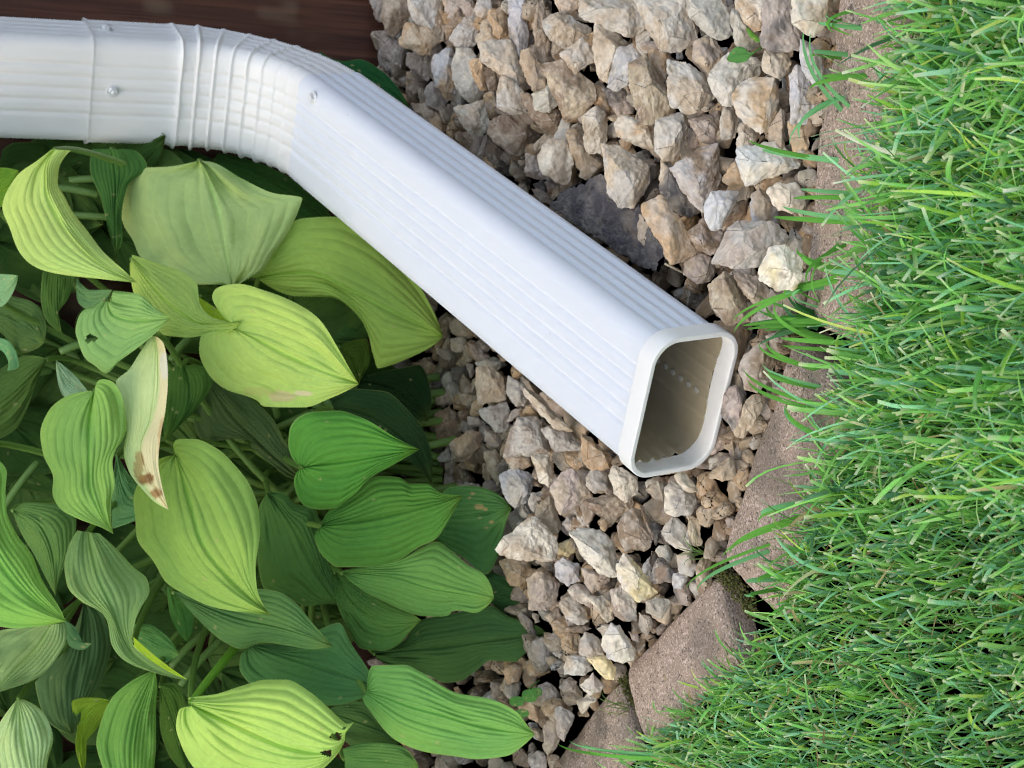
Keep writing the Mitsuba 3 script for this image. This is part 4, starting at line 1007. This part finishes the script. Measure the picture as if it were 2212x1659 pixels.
pref = math.radians(80) + 1.1 * rng.normal(size=n)            # most lean away from the mower, towards the kerb
az = np.where(rng.random(n) < 0.42, pref, az)
l0 = np.abs(rng.normal(0.16, 0.22, n)) + 0.16 * edge
l1 = l0 + np.abs(rng.normal(0.45, 0.42, n)) + 0.45 * edge * rng.random(n)
long_ = rng.random(n) < 0.05
ln = np.where(long_, ln * 1.45, ln); l1 = np.where(long_, l1 + rng.uniform(0.3, 0.9, n), l1)
cut = rng.random(n) < 0.62
tipw = np.where(cut, rng.uniform(0.55, 0.85, n), 0.10)
hue = rng.random(n)[:, None]
col = srgb(84, 146, 56) * (1 - hue) + srgb(126, 184, 80) * hue
blu = (rng.random(n) < 0.36)[:, None]
col = np.where(blu, srgb(100, 158, 108) * (0.7 + 0.6 * hue), col)
lim = (rng.random(n) < 0.10)[:, None]
col = np.where(lim, srgb(136, 190, 44) * (0.8 + 0.4 * hue), col)
dryb = (rng.random(n) < 0.022)[:, None]
col = np.where(dryb, srgb(186, 170, 112) * (0.7 + 0.5 * hue), col)
col = col * rng.uniform(0.50, 1.30, n)[:, None] * (0.85 + 0.3 * zone[:, None])
col = 1.62 * (0.92 * col + 0.14 * (col @ np.array([0.3, 0.6, 0.1]))[:, None])
tc = np.c_[1.25 * srgb(214, 216, 172) * rng.uniform(0.7, 1.2, (n, 1)), np.where(cut, rng.uniform(0.5, 1.0, n), 0.0)]
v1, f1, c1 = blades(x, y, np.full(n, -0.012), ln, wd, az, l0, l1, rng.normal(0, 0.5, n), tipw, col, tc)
# dead thatch low between the blades
m_ = 1400
tx = rng.uniform(-0.42, 0.42, m_); ty = rng.uniform(0.62, 1.25, m_); ok = ty < kerb_y(OUTER_S, tx) - 0.004; tx, ty = tx[ok], ty[ok]; m_ = len(tx)
v2, f2, c2 = blades(tx, ty, np.full(m_, -0.008), rng.uniform(.02, .045, m_), rng.uniform(.0008, .0018, m_), rng.uniform(0, 6.28, m_), rng.uniform(.7, 1.2, m_), rng.uniform(1.1, 1.6, m_), rng.normal(0, .6, m_), np.full(m_, .5), srgb(178, 160, 112) * rng.uniform(.5, 1.1, (m_, 1)), np.c_[np.tile(srgb(180, 160, 110), (m_, 1)), np.zeros(m_)])
# the long blades that reach over the kerb: root and tip as they lie in the photograph
REACH = [((1840, 590), (1585, 718)), ((1800, 735), (1655, 655)), ((1810, 700), (1610, 712)), ((1840, 350), (1645, 322)), ((1900, 160), (1750, 195)), ((1880, 420), (1730, 408)), ((1890, 480), (1690, 445)), ((1850, 520), (1745, 620)), ((1850, 600), (1735, 545)), ((1790, 840), (1660, 800)), ((1830, 900), (1615, 822)),
         ((1780, 800), (1640, 740)), ((1820, 960), (1700, 870)), ((1700, 1165), (1480, 1275)), ((1750, 1120), (1560, 1205)), ((1860, 250), (1755, 60)), ((1850, 120), (1765, 110)), ((1840, 200), (1728, 300)), ((1800, 620), (1700, 640)), ((1790, 660), (1720, 585)), ((1770, 680), (1690, 690)), ((1870, 760), (1690, 745)), ((1700, 1270), (1630, 1290)), ((1440, 1630), (1230, 1600)), ((1480, 1640), (1270, 1620)), ((1760, 1080), (1640, 1130)), ((1720, 1230), (1645, 1260)), ((1880, 60), (1790, 30)), ((1860, 20), (1800, 70))]
rx, tp = [], []
for a, b in REACH:
    for j in range(2):
        ja = np.array(a) + rng.normal(0, 9, 2) * (j > 0); jb = np.array(b) + rng.normal(0, 16, 2) * (j > 0)
        kz = -SP - (ja[0] - CX) / FPX * CP; A = at(ja[0], ja[1], (EYE + 0.006) / -kz)
        kz = -SP - (jb[0] - CX) / FPX * CP; B = at(jb[0], jb[1], (EYE - 0.016 - 0.012 * rng.random()) / -kz)
        rx.append(A); tp.append(B)
rx, tp = np.array(rx), np.array(tp)
V3, F3, C3 = [], [], []
off = 0
for A, B in zip(rx, tp):
    u = np.linspace(0, 1, 10)[:, None]
    mid = (A + B) / 2 + np.array([0, 0, 0.022 + 0.25 * np.linalg.norm(B - A) * 0.5])
    P = (1 - u) ** 2 * A + 2 * u * (1 - u) * mid + u ** 2 * B
    t = np.gradient(P, axis=0); t /= np.linalg.norm(t, axis=1, keepdims=True)
    sd = np.cross(t, UP + 0.5 * rng.normal(size=3) * 0.6 - VIEW); sd /= np.linalg.norm(sd, axis=1, keepdims=True)
    up = np.cross(sd, t)
    w = rng.uniform(0.0024, 0.0040) / 2 * (1 - 0.92 * u ** 2.5)
    v = np.stack([P - sd * w, P + up * w * 0.35, P + sd * w], 1).reshape(-1, 3)
    V3.append(v); F3.append(tri(grid_faces(10, 3)) + off); off += len(v)
    c = 1.5 * (srgb(92, 148, 62) if rng.random() < 0.6 else srgb(104, 160, 104)) * rng.uniform(0.7, 1.1)
    C3.append(np.tile(c, (len(v), 1)))
v3, f3, c3 = np.vstack(V3), np.vstack(F3), np.vstack(C3)
GV, GF, GC = np.vstack([v1, v2, v3]), np.vstack([f1, f2 + len(v1), f3 + len(v1) + len(v2)]), np.vstack([c1, c2, c3])
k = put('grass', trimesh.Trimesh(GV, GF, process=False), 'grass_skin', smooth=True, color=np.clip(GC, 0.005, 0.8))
tag(k, 'green mown lawn grass leaning over the kerb', 'grass', kind='stuff')

# ---------------------------------------------------------------- small weeds
def weed_leaf(Ls, Ms, Rs, z, c, parent, seed, dz=-0.004):
    m, col, M, z0, cc = make_leaf(('w', c, z, dz, .15, .3, Ls, Ms, Rs, ''), seed)
    return put(parent + '__leaf', m, 'leaf_skin', smooth=True, color=col)
zb = depth_on_bed(1610, 120, 0.0) - 0.03
tag('weed_seedling', 'single green seedling leaf on a thin stalk among the stones near the kerb', 'seedling')
weed_leaf('1640,104 1620,113 1605,102 1592,101 1580,110 1570,129', '1640,105 1610,116 1592,118 1570,129', '1640,107 1622,122 1612,132 1596,136 1578,134 1570,129', zb, '84,142,74', 'weed_seedling', 401)
weed_leaf('1645,88 1625,68 1612,58', '1644,89 1627,76 1612,58', '1640,92 1622,82 1612,58', zb - 0.004, '92,146,56', 'weed_seedling', 402)
m = tube(curve([at(1640, 105, zb), at(1654, 99, zb + 0.004), at(1662, 98, zb + 0.03)], 8), 0.0008, 6)
put('weed_seedling__stalk', m, 'stalk_skin', smooth=True, color=np.tile(srgb(90, 140, 70), (len(m.vertices), 1)))
zc = depth_on_bed(1150, 1500, 0.0) - 0.035
tag('clover', 'small green clover sprig in the gravel above the lowest bright leaf', 'clover')
for j, (cx_, cy_, rx_, ry_) in enumerate([(1144, 1503, 17, 14), (1116, 1515, 16, 11), (1158, 1495, 13, 10), (1128, 1541, 15, 9)]):
    q = np.linspace(0, math.pi, 7)
    lx = lambda sg: ' '.join(f'{cx_ - rx_ * math.cos(a):.1f},{cy_ + sg * ry_ * math.sin(a) ** .7:.1f}' for a in q)
    weed_leaf(lx(-1), f'{cx_ - rx_},{cy_} {cx_},{cy_} {cx_ + rx_},{cy_}', lx(1), zc + 0.002 * j, '86,138,66', 'clover', 410 + j, 0)
m = tube(curve([at(1134, 1508, zc + .004), at(1150, 1480, zc + .012), at(1165, 1470, zc + .03)], 8), 0.0007, 6)
put('clover__stalk', m, 'stalk_skin', smooth=True, color=np.tile(srgb(100, 140, 70), (len(m.vertices), 1)))
# tuft of fine grass at the kerb joint
def tuft(key_, root, tips, lab, cols, width):
    tag(key_, lab, 'grass tuft')
    kz = -SP - (root[0] - CX) / FPX * CP; A0 = at(root[0], root[1], (EYE + 0.002) / -kz)
    for b in tips:
        A = A0 + rng.normal(0, 0.003, 3) * np.array([1, 1, 0])
        kz = -SP - (b[0] - CX) / FPX * CP; B = at(b[0], b[1], (EYE - 0.02) / -kz)
        u = np.linspace(0, 1, 9)[:, None]
        P = (1 - u) ** 2 * A + 2 * u * (1 - u) * ((A + B) / 2 + np.array([0, 0, 0.014])) + u ** 2 * B
        t = np.gradient(P, axis=0); t /= np.linalg.norm(t, axis=1, keepdims=True)
        sd = np.cross(t, UP - VIEW + 0.4 * rng.normal(size=3)); sd /= np.linalg.norm(sd, axis=1, keepdims=True)
        w = width / 2 * (1 - 0.9 * u ** 2)
        v = np.stack([P - sd * w, P + np.cross(sd, t) * w * 0.3, P + sd * w], 1).reshape(-1, 3)
        put(key_ + '__blade', trimesh.Trimesh(v, tri(grid_faces(9, 3)), process=False), 'grass_skin', smooth=True, color=np.tile(cols[rng.integers(len(cols))] * rng.uniform(.8, 1.2), (len(v), 1)))
fine = [srgb(104, 136, 70), srgb(132, 150, 96), srgb(150, 150, 100)]
tuft('grass_tuft', (1535, 1196), [(1478, 1150), (1490, 1178), (1470, 1195), (1486, 1208), (1495, 1145), (1505, 1138), (1480, 1222), (1500, 1215), (1462, 1178), (1515, 1150)], 'fine pale grass tuft sprouting beside the moss at the kerb joint', fine, 0.0011)
tuft('grass_tuft_001', (1356, 1530), [(1300, 1490), (1310, 1520), (1295, 1506), (1330, 1478), (1318, 1545), (1345, 1480), (1305, 1535), (1290, 1525), (1335, 1560)], 'wispy dry grass tuft at the lowest kerb joint', fine, 0.0010)
tuft('grass_tuft_002', (1770, 690), [(1640, 640), (1612, 700), (1660, 690), (1650, 715), (1690, 650), (1700, 625), (1672, 725), (1640, 745), (1720, 640), (1636, 668)], 'dark green grass tuft growing over the kerb above the outlet', [srgb(62, 112, 62), srgb(86, 146, 66), srgb(78, 128, 84)], 0.0030)
tag('dry_straw', 'thin dry straw caught between the stones behind the lower pipe', 'straw')
zz_ = depth_on_bed(1465, 580, 0.0) - 0.02
m = tube(curve([at(1436, 570, zz_), at(1455, 579, zz_ - .002), at(1478, 590, zz_)], 8), 0.0009, 6)
put('dry_straw__stem', m, 'stalk_skin', smooth=True, color=np.tile(srgb(206, 190, 160), (len(m.vertices), 1)))
